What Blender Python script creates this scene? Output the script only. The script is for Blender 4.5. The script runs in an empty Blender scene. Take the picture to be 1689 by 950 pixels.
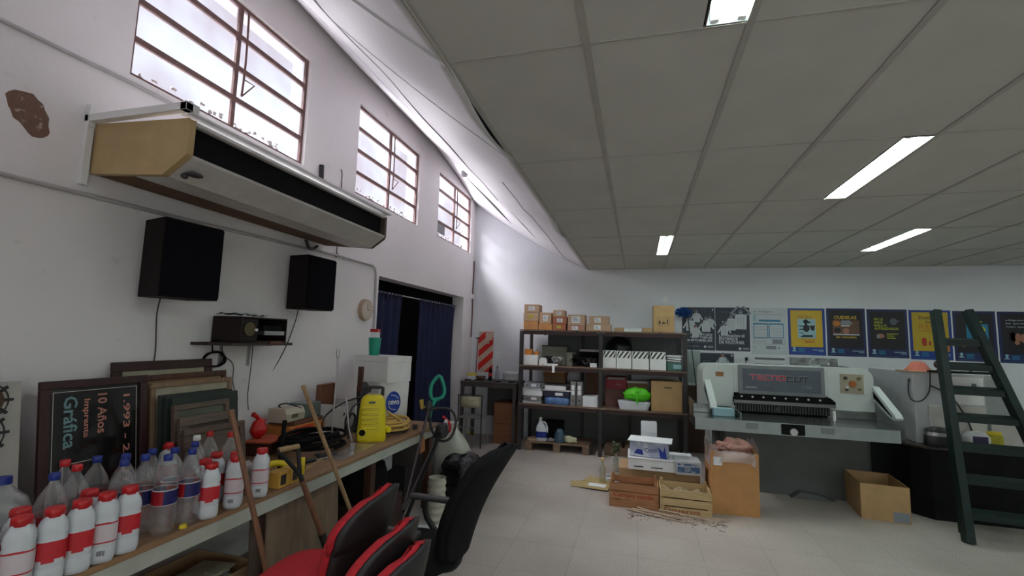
import bpy, math, random
from mathutils import Matrix, Vector
random.seed(7)
PI = math.pi
S = bpy.context.scene
COL = S.collection

# ---------------------------------------------------------------- camera, world, exposure
FPX, W_, H_ = 771.1, 1689, 950
yaw, pit, rol = math.radians(15.11), math.radians(6.106), math.radians(1.618)
f = Vector((-math.sin(yaw)*math.cos(pit), math.cos(yaw)*math.cos(pit), math.sin(pit)))
r = Vector((math.cos(yaw), math.sin(yaw), 0)); u = r.cross(f)
r2 = math.cos(rol)*r + math.sin(rol)*u; u2 = -math.sin(rol)*r + math.cos(rol)*u
cd = bpy.data.cameras.new('camera'); cam = bpy.data.objects.new('camera', cd); COL.objects.link(cam)
cam.matrix_world = Matrix(((r2.x, u2.x, -f.x, 0), (r2.y, u2.y, -f.y, 0), (r2.z, u2.z, -f.z, 1.68), (0, 0, 0, 1)))
cd.sensor_fit = 'HORIZONTAL'; cd.sensor_width = 36; cd.lens = FPX/W_*36; cd.clip_start = .05
S.camera = cam
w = bpy.data.worlds.new('world'); S.world = w; w.use_nodes = True
bg = w.node_tree.nodes['Background']; bg.inputs[0].default_value = (.75, .82, 1, 1); bg.inputs[1].default_value = .75
S.view_settings.view_transform = 'Standard'; S.view_settings.look = 'None'
S.view_settings.exposure = 0.75; S.view_settings.gamma = 1; S.view_settings.use_curve_mapping = False
WIN_E = 0.74      # daylight through the frosted panes
TUBE_E = 30.0    # fluorescent tubes

# area lamps outside the high windows, sending daylight in through the panes
def daylight(loc, aim, sx, sy, en, col):
    ld = bpy.data.lights.new('daylight', 'AREA'); ld.shape = 'RECTANGLE'; ld.size = sx; ld.size_y = sy; ld.energy = en; ld.color = col
    lo = bpy.data.objects.new('daylight', ld); COL.objects.link(lo); lo.location = loc
    lo.rotation_euler = (Vector(aim)-Vector(loc)).to_track_quat('-Z', 'Y').to_euler()
daylight((-5.6, 7.6, 3.2), (0, 6.6, 3.2), 6.5, 1.9, 2300, (1, .94, .98))       # added lamp, out of view, standing for a sunlit wall opposite
daylight((-8.0, 3.0, 10.6), (-2.0, 4.5, 2.6), 10.0, 4.0, 21000, (1, .95, .96))    # bright upper sky

# ---------------------------------------------------------------- materials
_m = {}
def mat(name, c=(.5, .5, .5), rough=.6, metal=0, var=.12, scale=8, bump=0, emit=0, coat=0, c2=None, lo=.45, hi=.6, spec=None, detail=5):
    if name in _m: return _m[name]
    m = bpy.data.materials.new(name); m.use_nodes = True; n = m.node_tree; b = n.nodes['Principled BSDF']
    b.inputs['Roughness'].default_value = rough; b.inputs['Metallic'].default_value = metal
    if spec is not None: b.inputs['Specular IOR Level'].default_value = spec
    if coat: b.inputs['Coat Weight'].default_value = coat
    tc = n.nodes.new('ShaderNodeTexCoord'); nz = n.nodes.new('ShaderNodeTexNoise')
    n.links.new(tc.outputs['Object'], nz.inputs['Vector']); nz.inputs['Scale'].default_value = scale; nz.inputs['Detail'].default_value = detail
    cr = n.nodes.new('ShaderNodeValToRGB'); n.links.new(nz.outputs['Fac'], cr.inputs[0])
    d = c2 if c2 else tuple(x*(1-var) for x in c)
    a = c if c2 else tuple(min(1, x*(1+var*.4)) for x in c)
    cr.color_ramp.elements[0].position = lo if c2 else .3; cr.color_ramp.elements[1].position = hi if c2 else .7
    cr.color_ramp.elements[0].color = (*(a if c2 else d), 1); cr.color_ramp.elements[1].color = (*(d if c2 else a), 1)
    n.links.new(cr.outputs[0], b.inputs['Base Color'])
    if emit:
        b.inputs['Emission Strength'].default_value = emit; b.inputs['Emission Color'].default_value = (*c, 1)
    if bump:
        bp = n.nodes.new('ShaderNodeBump'); bp.inputs['Strength'].default_value = bump; bp.inputs['Distance'].default_value = .01
        n2 = n.nodes.new('ShaderNodeTexNoise'); n2.inputs['Scale'].default_value = scale*3; n.links.new(tc.outputs['Object'], n2.inputs['Vector'])
        n.links.new(n2.outputs['Fac'], bp.inputs['Height']); n.links.new(bp.outputs[0], b.inputs['Normal'])
    _m[name] = m; return m

def clearmat(name, c, gloss=.12, alpha=.86, rough=.08):
    if name in _m: return _m[name]
    m = bpy.data.materials.new(name); m.use_nodes = True; n = m.node_tree
    for x in list(n.nodes): n.nodes.remove(x)
    o = n.nodes.new('ShaderNodeOutputMaterial'); t = n.nodes.new('ShaderNodeBsdfTransparent'); t.inputs[0].default_value = (*c, 1)
    g = n.nodes.new('ShaderNodeBsdfGlossy'); g.inputs['Roughness'].default_value = rough; g.inputs[0].default_value = (1, 1, 1, 1)
    d = n.nodes.new('ShaderNodeBsdfDiffuse'); d.inputs[0].default_value = (*[min(1, x*.9) for x in c], 1)
    lw = n.nodes.new('ShaderNodeLayerWeight'); lw.inputs[0].default_value = .35
    nz = n.nodes.new('ShaderNodeTexNoise'); nz.inputs['Scale'].default_value = 30
    bp = n.nodes.new('ShaderNodeBump'); bp.inputs['Strength'].default_value = .25; bp.inputs['Distance'].default_value = .01
    n.links.new(nz.outputs['Fac'], bp.inputs['Height']); n.links.new(bp.outputs[0], g.inputs['Normal'])
    m1 = n.nodes.new('ShaderNodeMixShader'); m2 = n.nodes.new('ShaderNodeMixShader')
    m1.inputs[0].default_value = 1-alpha; n.links.new(t.outputs[0], m1.inputs[1]); n.links.new(d.outputs[0], m1.inputs[2])
    ma = n.nodes.new('ShaderNodeMath'); ma.operation = 'MULTIPLY_ADD'; ma.inputs[1].default_value = .55; ma.inputs[2].default_value = gloss*.5
    n.links.new(lw.outputs['Facing'], ma.inputs[0])
    n.links.new(ma.outputs[0], m2.inputs[0]); n.links.new(m1.outputs[0], m2.inputs[1]); n.links.new(g.outputs[0], m2.inputs[2])
    n.links.new(m2.outputs[0], o.inputs[0]); _m[name] = m; return m

def woodmat(name, c, c2, axis=0, scale=4, rough=.55, stretch=14):
    if name in _m: return _m[name]
    m = bpy.data.materials.new(name); m.use_nodes = True; n = m.node_tree; b = n.nodes['Principled BSDF']
    tc = n.nodes.new('ShaderNodeTexCoord'); mp = n.nodes.new('ShaderNodeMapping'); sc = [stretch]*3; sc[axis] = 1
    mp.inputs['Scale'].default_value = sc; nz = n.nodes.new('ShaderNodeTexNoise'); nz.inputs['Scale'].default_value = scale; nz.inputs['Detail'].default_value = 6
    n.links.new(tc.outputs['Object'], mp.inputs[0]); n.links.new(mp.outputs[0], nz.inputs['Vector'])
    cr = n.nodes.new('ShaderNodeValToRGB'); cr.color_ramp.elements[0].position = .35; cr.color_ramp.elements[1].position = .65
    cr.color_ramp.elements[0].color = (*c, 1); cr.color_ramp.elements[1].color = (*c2, 1)
    n.links.new(nz.outputs['Fac'], cr.inputs[0]); n.links.new(cr.outputs[0], b.inputs['Base Color']); b.inputs['Roughness'].default_value = rough
    _m[name] = m; return m

def emis(name, c, s):
    if name in _m: return _m[name]
    m = bpy.data.materials.new(name); m.use_nodes = True; n = m.node_tree
    b = n.nodes['Principled BSDF']; b.inputs['Base Color'].default_value = (.8, .8, .8, 1)
    b.inputs['Emission Color'].default_value = (*c, 1); b.inputs['Emission Strength'].default_value = s
    _m[name] = m; return m

def wall_mat(name, c, stain=(.42, .40, .38), amt=.25):
    m = bpy.data.materials.new(name); m.use_nodes = True; n = m.node_tree; b = n.nodes['Principled BSDF']; b.inputs['Roughness'].default_value = .85
    g = n.nodes.new('ShaderNodeNewGeometry')
    n1 = n.nodes.new('ShaderNodeTexNoise'); n1.inputs['Scale'].default_value = 1.3; n1.inputs['Detail'].default_value = 8
    n.links.new(g.outputs['Position'], n1.inputs['Vector'])
    r1 = n.nodes.new('ShaderNodeValToRGB'); r1.color_ramp.elements[0].position = .35; r1.color_ramp.elements[1].position = .7
    r1.color_ramp.elements[0].color = (*c, 1); r1.color_ramp.elements[1].color = (*[x*.93 for x in c], 1)
    n.links.new(n1.outputs['Fac'], r1.inputs[0])
    n2 = n.nodes.new('ShaderNodeTexNoise'); n2.inputs['Scale'].default_value = 9; n2.inputs['Detail'].default_value = 8
    n.links.new(g.outputs['Position'], n2.inputs['Vector'])
    r2_ = n.nodes.new('ShaderNodeValToRGB'); r2_.color_ramp.elements[0].position = .66; r2_.color_ramp.elements[1].position = .75
    n.links.new(n2.outputs['Fac'], r2_.inputs[0])
    ml = n.nodes.new('ShaderNodeMath'); ml.operation = 'MULTIPLY'; ml.inputs[1].default_value = amt; n.links.new(r2_.outputs[0], ml.inputs[0])
    mx = n.nodes.new('ShaderNodeMixRGB'); n.links.new(ml.outputs[0], mx.inputs[0]); n.links.new(r1.outputs[0], mx.inputs[1]); mx.inputs[2].default_value = (*stain, 1)
    n.links.new(mx.outputs[0], b.inputs['Base Color'])
    bp = n.nodes.new('ShaderNodeBump'); bp.inputs['Strength'].default_value = .12; bp.inputs['Distance'].default_value = .01
    n3 = n.nodes.new('ShaderNodeTexNoise'); n3.inputs['Scale'].default_value = 25; n.links.new(g.outputs['Position'], n3.inputs['Vector'])
    n.links.new(n3.outputs['Fac'], bp.inputs['Height']); n.links.new(bp.outputs[0], b.inputs['Normal'])
    return m

# ---------------------------------------------------------------- mesh builder
def T(x=0, y=0, z=0, rx=0, ry=0, rz=0):
    return Matrix.Translation((x, y, z)) @ Matrix.Rotation(rz, 4, 'Z') @ Matrix.Rotation(ry, 4, 'Y') @ Matrix.Rotation(rx, 4, 'X')
I4 = Matrix.Identity(4)
class MB:
    def __init__(s): s.v = []; s.f = []; s.m = []; s.s = []
    def add(s, vs, fs, mi=0, sm=False, X=I4):
        o = len(s.v); s.v += [tuple(X @ Vector(p)) for p in vs]
        for q in fs: s.f.append([i+o for i in q]); s.m.append(mi); s.s.append(sm)
        return s
    def box(s, x0, x1, y0, y1, z0, z1, mi=0, X=I4):
        vs = [(x, y, z) for z in (z0, z1) for y in (y0, y1) for x in (x0, x1)]
        return s.add(vs, [(0, 2, 3, 1), (4, 5, 7, 6), (0, 1, 5, 4), (2, 6, 7, 3), (0, 4, 6, 2), (1, 3, 7, 5)], mi, False, X)
    def prism(s, pts, a, b, ax='y', mi=0, X=I4, mside=None):
        n = len(pts)
        def P(p, t): return {'x': (t, p[0], p[1]), 'y': (p[0], t, p[1]), 'z': (p[0], p[1], t)}[ax]
        vs = [P(p, a) for p in pts]+[P(p, b) for p in pts]
        s.add(vs, [tuple(range(n)), tuple(range(2*n-1, n-1, -1))], mi, False, X)
        s.add(vs, [(i, i+n, (i+1) % n+n, (i+1) % n) for i in range(n)], mi if mside is None else mside, False, X)
        return s
    def loft(s, prof, n=20, e=2.0, mi=0, X=I4, mf=None, cap=True, sm=True):
        # prof: (z, rx, ry[, cx, cy])
        vs = []
        for p in prof:
            z, rx, ry = p[:3]; cx, cy = (p[3], p[4]) if len(p) > 3 else (0, 0)
            for k in range(n):
                a = 2*PI*(k+.5)/n; c, t = math.cos(a), math.sin(a)
                vs.append((cx+rx*math.copysign(abs(c)**(2/e), c), cy+ry*math.copysign(abs(t)**(2/e), t), z))
        o = len(s.v); s.v += [tuple(X @ Vector(p)) for p in vs]
        for i in range(len(prof)-1):
            for k in range(n):
                s.f.append([o+i*n+k, o+i*n+(k+1) % n, o+(i+1)*n+(k+1) % n, o+(i+1)*n+k]); s.m.append(mf(i, k) if mf else mi); s.s.append(sm)
        if cap:
            s.add(vs[:n], [tuple(range(n-1, -1, -1))], mf(0, 0) if mf else mi, False, X)
            s.add(vs[-n:], [tuple(range(n))], mf(len(prof)-2, 0) if mf else mi, False, X)
        return s
    def cyl(s, p, q, r0, r1=None, n=12, mi=0, X=I4, cap=True):
        r1 = r0 if r1 is None else r1; p = Vector(p); q = Vector(q); d = (q-p).normalized()
        a = d.orthogonal().normalized(); b = d.cross(a)
        vs = [tuple(p+(a*math.cos(2*PI*k/n)+b*math.sin(2*PI*k/n))*r0) for k in range(n)]+[tuple(q+(a*math.cos(2*PI*k/n)+b*math.sin(2*PI*k/n))*r1) for k in range(n)]
        s.add(vs, [(k, (k+1) % n, (k+1) % n+n, k+n) for k in range(n)], mi, True, X)
        if cap: s.add(vs, [tuple(range(n-1, -1, -1)), tuple(range(n, 2*n))], mi, False, X)
        return s
    def tube(s, pts, rad, n=8, mi=0, X=I4, smooth=3, closed=False):
        P = [Vector(p) for p in pts]
        if smooth > 1 and len(P) > 2:
            Q = []; m = len(P)
            for i in range(m if closed else m-1):
                g = lambda j: P[j % m] if closed else P[max(0, min(m-1, j))]
                p0, p1, p2, p3 = g(i-1), g(i), g(i+1), g(i+2)
                for k in range(smooth):
                    t = k/smooth
                    Q.append(.5*((2*p1)+(p2-p0)*t+(2*p0-5*p1+4*p2-p3)*t*t+(3*p1-p0-3*p2+p3)*t**3))
            if not closed: Q.append(P[-1])
            P = Q
        rr = rad if callable(rad) else (lambda t: rad)
        m = len(P); vs = []; a = None
        for i in range(m):
            d = (P[(i+1) % m]-P[i-1]) if closed else (P[min(i+1, m-1)]-P[max(i-1, 0)])
            d = d.normalized() if d.length > 1e-9 else Vector((0, 0, 1))
            a = d.orthogonal().normalized() if a is None else (a-d*a.dot(d)).normalized()
            b = d.cross(a)
            for k in range(n): vs.append(tuple(P[i]+(a*math.cos(2*PI*k/n)+b*math.sin(2*PI*k/n))*rr(i/max(1, m-1))))
        fs = []
        for i in range(m if closed else m-1):
            for k in range(n): fs.append((i*n+k, i*n+(k+1) % n, ((i+1) % m)*n+(k+1) % n, ((i+1) % m)*n+k))
        s.add(vs, fs, mi, True, X)
        if not closed: s.add(vs, [tuple(range(n-1, -1, -1)), tuple(range((m-1)*n, m*n))], mi, False, X)
        return s
    def grid(s, fn, nu, nv, mi=0, X=I4, sm=True, mf=None):
        vs = [fn(i/nu, j/nv) for i in range(nu+1) for j in range(nv+1)]
        for i in range(nu):
            for j in range(nv):
                q = (i*(nv+1)+j, (i+1)*(nv+1)+j, (i+1)*(nv+1)+j+1, i*(nv+1)+j+1)
                if mf is None: pass
                s.f.append([len(s.v)+k for k in q]); s.m.append(mf(i, j) if mf else mi); s.s.append(sm)
        s.v += [tuple(X @ Vector(p)) for p in vs]; return s
    def blob(s, c, rad, nu=14, nv=10, amp=.15, seed=0, mi=0, X=I4, flat=None, fr=3.0):
        rnd = random.Random(seed); ph = [rnd.uniform(0, 6.28) for _ in range(6)]
        def fn(a, b):
            th = a*2*PI; f_ = b*PI
            x, y, z = math.sin(f_)*math.cos(th), math.sin(f_)*math.sin(th), math.cos(f_)
            k = 1+amp*(math.sin(fr*x*2+ph[0])+math.sin(fr*y*2+ph[1])+math.sin(fr*z*2+ph[2]))/2+amp*.5*math.sin(2.3*fr*(x+y-z)+ph[3])*math.sin(2.1*fr*(y+z)+ph[4])
            z2 = z*rad[2]*k
            if flat is not None: z2 = max(z2, flat)
            return (c[0]+x*rad[0]*k, c[1]+y*rad[1]*k, c[2]+z2)
        return s.grid(fn, nu, nv, mi, X)
    def text(s, txt, x0, x1, z0, z1, y=0, mi=0, X=I4, bold=0.0, keep=False):
        vs, fs = textmesh(txt, bold)
        if not vs: return s
        xa = min(p[0] for p in vs); xb = max(p[0] for p in vs); ya = min(p[1] for p in vs); yb = max(p[1] for p in vs)
        kx = (x1-x0)/(xb-xa); kz = (z1-z0)/(yb-ya)
        return s.add([(x0+(p[0]-xa)*kx, y, z0+(p[1]-ya)*kz) for p in vs], fs, mi, False, X)
    def ell(s, cx, cz, rx, rz, y, mi, n=16, X=I4):
        return s.add([(cx+rx*math.cos(2*PI*k/n), y, cz+rz*math.sin(2*PI*k/n)) for k in range(n)], [tuple(range(n))], mi, False, X)
    def poly(s, pts, y, mi, X=I4):
        return s.add([(p[0], y, p[1]) for p in pts], [tuple(range(len(pts)))], mi, False, X)
    def rect(s, x0, x1, z0, z1, y, mi, X=I4):
        return s.poly([(x0, z0), (x1, z0), (x1, z1), (x0, z1)], y, mi, X)
    def build(s, name, mats, parent=None, bevel=0, solid=0, label=None, stuff=False, segs=2, subd=0):
        me = bpy.data.meshes.new(name); me.from_pydata(s.v, [], s.f)
        for m in (mats if isinstance(mats, (list, tuple)) else [mats]): me.materials.append(m)
        me.polygons.foreach_set('material_index', s.m); me.polygons.foreach_set('use_smooth', s.s); me.update()
        o = bpy.data.objects.new(name, me); COL.objects.link(o)
        if parent: o.parent = parent
        if solid: q = o.modifiers.new('solid', 'SOLIDIFY'); q.thickness = solid; q.offset = 0
        if subd: q = o.modifiers.new('sub', 'SUBSURF'); q.levels = subd; q.render_levels = subd
        if bevel: q = o.modifiers.new('bevel', 'BEVEL'); q.width = bevel; q.segments = segs; q.limit_method = 'ANGLE'; q.angle_limit = .6
        if label: o['label'] = label
        if stuff: o['kind'] = 'stuff'
        return o
_t = {}
def textmesh(txt, bold=0.0):
    k = (txt, bold)
    if k not in _t:
        c = bpy.data.curves.new('t', 'FONT'); c.body = txt; c.offset = bold; c.resolution_u = 2
        o = bpy.data.objects.new('t', c); COL.objects.link(o)
        bpy.context.view_layer.update()
        me = bpy.data.meshes.new_from_object(o.evaluated_get(bpy.context.evaluated_depsgraph_get()))
        _t[k] = ([tuple(v.co) for v in me.vertices], [tuple(p.vertices) for p in me.polygons])
        bpy.data.objects.remove(o); bpy.data.curves.remove(c); bpy.data.meshes.remove(me)
    return _t[k]
def tag(o, label, cat, group=None, kind=None):
    o['label'] = label; o['category'] = cat
    if group: o['group'] = group
    if kind: o['kind'] = kind
    return o
def thing(name, label, cat, loc=(0, 0, 0), rz=0, group=None):
    o = bpy.data.objects.new(name, None); COL.objects.link(o); o.location = loc; o.rotation_euler = (0, 0, rz)
    return tag(o, label, cat, group)
def single(name, b, mats, label, cat, loc=(0, 0, 0), rz=0, group=None, **k):
    o = b.build(name, mats, **k); o.location = loc; o.rotation_euler = (0, 0, rz); return tag(o, label, cat, group)
def struct(name, b, mats, **k):
    o = b.build(name, mats, **k); o['kind'] = 'structure'; return o
def dup(root, loc, rz=0, label=None, group=None, rot=None):
    c = root.copy(); COL.objects.link(c); c.location = loc; c.rotation_euler = rot if rot else (0, 0, rz)
    if label: c['label'] = label
    if group: c['group'] = group
    for ch in root.children:
        d = ch.copy(); COL.objects.link(d); d.parent = c
        for g in ch.children:
            e = g.copy(); COL.objects.link(e); e.parent = d
    return c

# ---------------------------------------------------------------- shared materials
WHITE = wall_mat('white plaster', (.83, .80, .80))
WHITEB = wall_mat('white painted plaster', (.72, .75, .78), amt=.08)
M_black = mat('black plastic', (.02, .02, .022), .45, var=.3)
M_blackm = mat('matte black', (.010, .010, .011), .9, var=.3, spec=.15)
M_dkmetal = mat('dark painted steel', (.045, .04, .04), .5, .3, var=.3)
M_metal = mat('bare steel', (.5, .5, .5), .35, .9)
M_white = mat('white plastic', (.80, .80, .79), .35, var=.06)
M_paper = mat('white paper', (.74, .76, .78), .7, var=.08)
M_red = mat('red plastic', (.55, .015, .02), .35, var=.2)
M_blue = mat('blue plastic', (.01, .03, .25), .4, var=.2)
M_yel = mat('yellow plastic', (.8, .62, .02), .4, var=.08)
M_card = mat('brown cardboard', (.42, .27, .14), .8, var=.15, scale=5)
M_card2 = mat('pale cardboard', (.50, .34, .22), .8, var=.12, scale=5)
M_cardin = mat('cardboard inside', (.25, .15, .08), .9)
M_ink = mat('black ink', (.02, .02, .02), .6)
M_cream = mat('cream enamel', (.50, .36, .17), .5, var=.12)
M_rust = mat('brown red window paint', (.16, .085, .075), .6, var=.3, scale=20)
M_teal = mat('green plastic', (.0, .30, .19), .4, var=.1)
M_woodl = woodmat('light wood', (.40, .25, .13), (.30, .17, .08), 0)
M_woodd = woodmat('dark wood', (.10, .035, .015), (.05, .018, .01), 2)
M_orange = mat('orange card', (.62, .22, .04), .6, var=.15)

# ---------------------------------------------------------------- structure
XL, YB, XR, YF, ZC = -2.88, 7.97, 7.0, -3.0, 2.88
fm = bpy.data.materials.new('grey granite floor tiles'); fm.use_nodes = True; n = fm.node_tree; b = n.nodes['Principled BSDF']; b.inputs['Roughness'].default_value = .5
g = n.nodes.new('ShaderNodeNewGeometry'); br = n.nodes.new('ShaderNodeTexBrick'); br.offset = 0; br.squash = 1
br.inputs['Scale'].default_value = 1; br.inputs['Brick Width'].default_value = .5; br.inputs['Row Height'].default_value = .5; br.inputs['Mortar Size'].default_value = .0035; br.inputs['Mortar Smooth'].default_value = .3
br.inputs['Color1'].default_value = (.50, .455, .42, 1); br.inputs['Color2'].default_value = (.46, .42, .385, 1); br.inputs['Mortar'].default_value = (.37, .345, .32, 1)
n.links.new(g.outputs['Position'], br.inputs['Vector'])
nz = n.nodes.new('ShaderNodeTexNoise'); nz.inputs['Scale'].default_value = 90; nz.inputs['Detail'].default_value = 4; n.links.new(g.outputs['Position'], nz.inputs['Vector'])
mx = n.nodes.new('ShaderNodeMixRGB'); mx.blend_type = 'MULTIPLY'; mx.inputs[0].default_value = .55
r_ = n.nodes.new('ShaderNodeValToRGB'); r_.color_ramp.elements[0].position = .35; r_.color_ramp.elements[0].color = (.62, .6, .58, 1); r_.color_ramp.elements[1].position = .6; r_.color_ramp.elements[1].color = (1.1, 1.1, 1.08, 1)
n.links.new(nz.outputs['Fac'], r_.inputs[0]); n.links.new(br.outputs[0], mx.inputs[1]); n.links.new(r_.outputs[0], mx.inputs[2])
n4 = n.nodes.new('ShaderNodeTexNoise'); n4.inputs['Scale'].default_value = .9; n4.inputs['Detail'].default_value = 6; n.links.new(g.outputs['Position'], n4.inputs['Vector'])
r4 = n.nodes.new('ShaderNodeValToRGB'); r4.color_ramp.elements[0].position = .35; r4.color_ramp.elements[0].color = (.78, .76, .74, 1); r4.color_ramp.elements[1].position = .62; r4.color_ramp.elements[1].color = (1, 1, 1, 1)
n.links.new(n4.outputs['Fac'], r4.inputs[0]); mx4 = n.nodes.new('ShaderNodeMixRGB'); mx4.blend_type = 'MULTIPLY'; mx4.inputs[0].default_value = 1
n.links.new(mx.outputs[0], mx4.inputs[1]); n.links.new(r4.outputs[0], mx4.inputs[2]); n.links.new(mx4.outputs[0], b.inputs['Base Color'])
struct('floor', MB().box(-5.5, XR+.2, YF-.2, YB+.2, -.1, 0), fm)

# left wall with three windows and a doorway
WZ0, WZ1 = 3.16, 4.15
WINS = [(-2.5, -1.0), (-.40, 1.08), (1.92, 3.41), (4.20, 5.66), (6.31, 7.74)]  # the first two, out of view, are added to brighten the room
DY0, DY1, DZ = 4.77, 7.50, 2.35
XO = -3.08
b = MB()
b.box(XO, XL, YF, DY0, 0, DZ).box(XO, XL, DY1, YB, 0, DZ).box(XO, XL, YF, YB, DZ, WZ0).box(XO, XL, YF, YB, WZ1, 4.9)
ys = [YF]+[q for w_ in WINS for q in w_]+[YB]
for i in range(0, len(ys), 2): b.box(XO, XL, ys[i], ys[i+1], WZ0, WZ1)
wl = struct('wall_left', b, WHITE)
# broken plaster patch
pts = [(1.40, 2.76), (1.43, 2.795), (1.50, 2.81), (1.545, 2.78), (1.575, 2.72), (1.585, 2.65), (1.56, 2.61), (1.52, 2.60), (1.485, 2.63), (1.44, 2.66), (1.415, 2.71)]
rp = random.Random(3); pp = []
for i in range(len(pts)):
    a_, b_ = pts[i], pts[(i+1) % len(pts)]
    pp += [a_, ((a_[0]+b_[0])/2+rp.uniform(-.008, .008), (a_[1]+b_[1])/2+rp.uniform(-.008, .008))]
MB().prism(pp, XL-.02, XL+.002, 'x').build('plaster_hole', mat('broken brown plaster', (.20, .12, .09), .95, var=.4, scale=25, bump=.8, c2=(.40, .32, .28), lo=.60, hi=.66), wl, label='brown ragged patch of missing plaster')
struct('wall_back', MB().box(XO, XR+.2, YB, YB+.18, 0, 4.9), WHITEB)
struct('wall_right', MB().box(XR, XR+.18, YF, YB, 0, 3.2), WHITE)
struct('wall_front', MB().box(XO, 0, YF-.18, YF, 0, 4.9).box(5, XR+.2, YF-.18, YF, 0, 4.9).box(0, 5, YF-.18, YF, 0, .9).box(0, 5, YF-.18, YF, 2.5, 4.9), WHITE)
# passage behind the doorway, its darkness put into the wall colour
dk = mat('dark unlit room wall', (.05, .05, .055), .9)
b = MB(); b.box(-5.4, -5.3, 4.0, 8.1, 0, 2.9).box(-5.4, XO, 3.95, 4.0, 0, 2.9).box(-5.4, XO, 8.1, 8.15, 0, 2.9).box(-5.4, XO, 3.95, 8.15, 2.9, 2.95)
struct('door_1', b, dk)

# windows
frost = bpy.data.materials.new('frosted daylight glass'); frost.use_nodes = True; n = frost.node_tree; b = n.nodes['Principled BSDF']
b.inputs['Base Color'].default_value = (.04, .04, .05, 1); b.inputs['Roughness'].default_value = .35
g = n.nodes.new('ShaderNodeNewGeometry'); nz = n.nodes.new('ShaderNodeTexNoise'); nz.inputs['Scale'].default_value = 1.6; nz.inputs['Detail'].default_value = 3
n.links.new(g.outputs['Position'], nz.inputs['Vector']); cr = n.nodes.new('ShaderNodeValToRGB')
cr.color_ramp.elements[0].position = .38; cr.color_ramp.elements[0].color = (.58, .52, .58, 1); cr.color_ramp.elements[1].position = .62; cr.color_ramp.elements[1].color = (.82, .88, 1, 1)
n.links.new(nz.outputs['Fac'], cr.inputs[0]); n.links.new(cr.outputs[0], b.inputs['Emission Color']); b.inputs['Emission Strength'].default_value = WIN_E
n5 = n.nodes.new('ShaderNodeTexNoise'); n5.inputs['Scale'].default_value = 45; n.links.new(g.outputs['Position'], n5.inputs['Vector'])
bp = n.nodes.new('ShaderNodeBump'); bp.inputs['Strength'].default_value = .3; bp.inputs['Distance'].default_value = .002; n.links.new(n5.outputs['Fac'], bp.inputs['Height']); n.links.new(bp.outputs[0], b.inputs['Normal'])
fo = n.nodes['Material Output']; ft = n.nodes.new('ShaderNodeBsdfTransparent'); ft.inputs[0].default_value = (.9, .9, .92, 1)
fx = n.nodes.new('ShaderNodeMixShader'); fx.inputs[0].default_value = .45; n.links.new(b.outputs[0], fx.inputs[1]); n.links.new(ft.outputs[0], fx.inputs[2]); n.links.new(fx.outputs[0], fo.inputs[0])
for wi, (a, c) in enumerate(WINS):
    e = bpy.data.objects.new('window_%d' % (wi+1), None); COL.objects.link(e); e['kind'] = 'structure'
    X0 = -2.95; t = .028; mid = (a+c)/2
    b = MB()
    b.box(X0, X0+.04, a, a+t, WZ0, WZ1).box(X0, X0+.04, c-t, c, WZ0, WZ1).box(X0, X0+.04, a+t, c-t, WZ0, WZ0+t).box(X0, X0+.04, a+t, c-t, WZ1-t, WZ1)
    b.box(X0+.002, X0+.038, mid-.016, mid+.016, WZ0+t, WZ1-t)
    wf = b.build('window_frame', M_rust, e)
    b = MB()
    for k in (1, 2, 3):
        z = WZ0+(WZ1-WZ0)*k/4
        b.box(X0+.004, X0+.036, a+t, mid-.016, z-.019, z+.019).box(X0+.004, X0+.036, mid+.016, c-t, z-.019, z+.019)
    b.build('glazing_bar', M_rust, wf)
    MB().box(X0+.012, X0+.018, a+t, c-t, WZ0+t, WZ1-t).build('pane', frost, e)
    b = MB()
    b.tube([(X0+.055, mid+.045, WZ1-.03), (X0+.06, mid+.05, 3.7), (X0+.055, mid+.045, WZ0+.28)], .008, 6)
    b.tube([(X0+.055, mid+.045, WZ0+.28), (X0+.09, mid+.12, WZ0+.40), (X0+.055, mid+.045, WZ0+.42)], .006, 6, smooth=1)
    if wi == 4: b.tube([(X0+.06, mid-.02, WZ0+.2), (X0+.12, mid+.12, WZ0+.24), (X0+.15, mid+.25, WZ0+.40)], .007, 6).box(X0+.05, X0+.06, mid-.12, mid-.06, WZ0+.22, WZ0+.52)
    b.build('opening_handle', M_rust, e)
    # crumbled putty and paint along the sill
    b = MB(); rr = random.Random(wi)
    for k in range(26):
        y = rr.uniform(a+.05, c-.1)*.9+a*.1; b.blob((X0+.028, y, WZ0+t+rr.uniform(0, .05)), (.01, rr.uniform(.01, .025), rr.uniform(.006, .016)), 6, 4, .4, k)
    b.build('sill_debris', mat('crumbling putty', (.5, .48, .47), .9), e)
    if wi == 4: MB().box(X0+.02, X0+.03, a+.06, a+.36, WZ0+.08, WZ0+.27).build('pane_patch', mat('grey patched pane', (.3, .3, .32), .8), e, label='grey card patched over a pane')

fillglass = emis('fill light glass', (.95, 1, .99), 1.55)  # glowing window added behind the camera as frontal fill light
e = bpy.data.objects.new('window_6', None); COL.objects.link(e); e['kind'] = 'structure'
b = MB()
for k in range(6): b.box(k*.992, k*.992+.04, YF-.08, YF-.04, .9, 2.5)
b.box(.04, 4.96, YF-.079, YF-.041, .9, .94).box(.04, 4.96, YF-.079, YF-.041, 2.46, 2.5)
b.build('window_frame', M_rust, e); MB().box(.04, 4.96, YF-.065, YF-.06, .94, 2.46).build('pane', fillglass, e)

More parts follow.
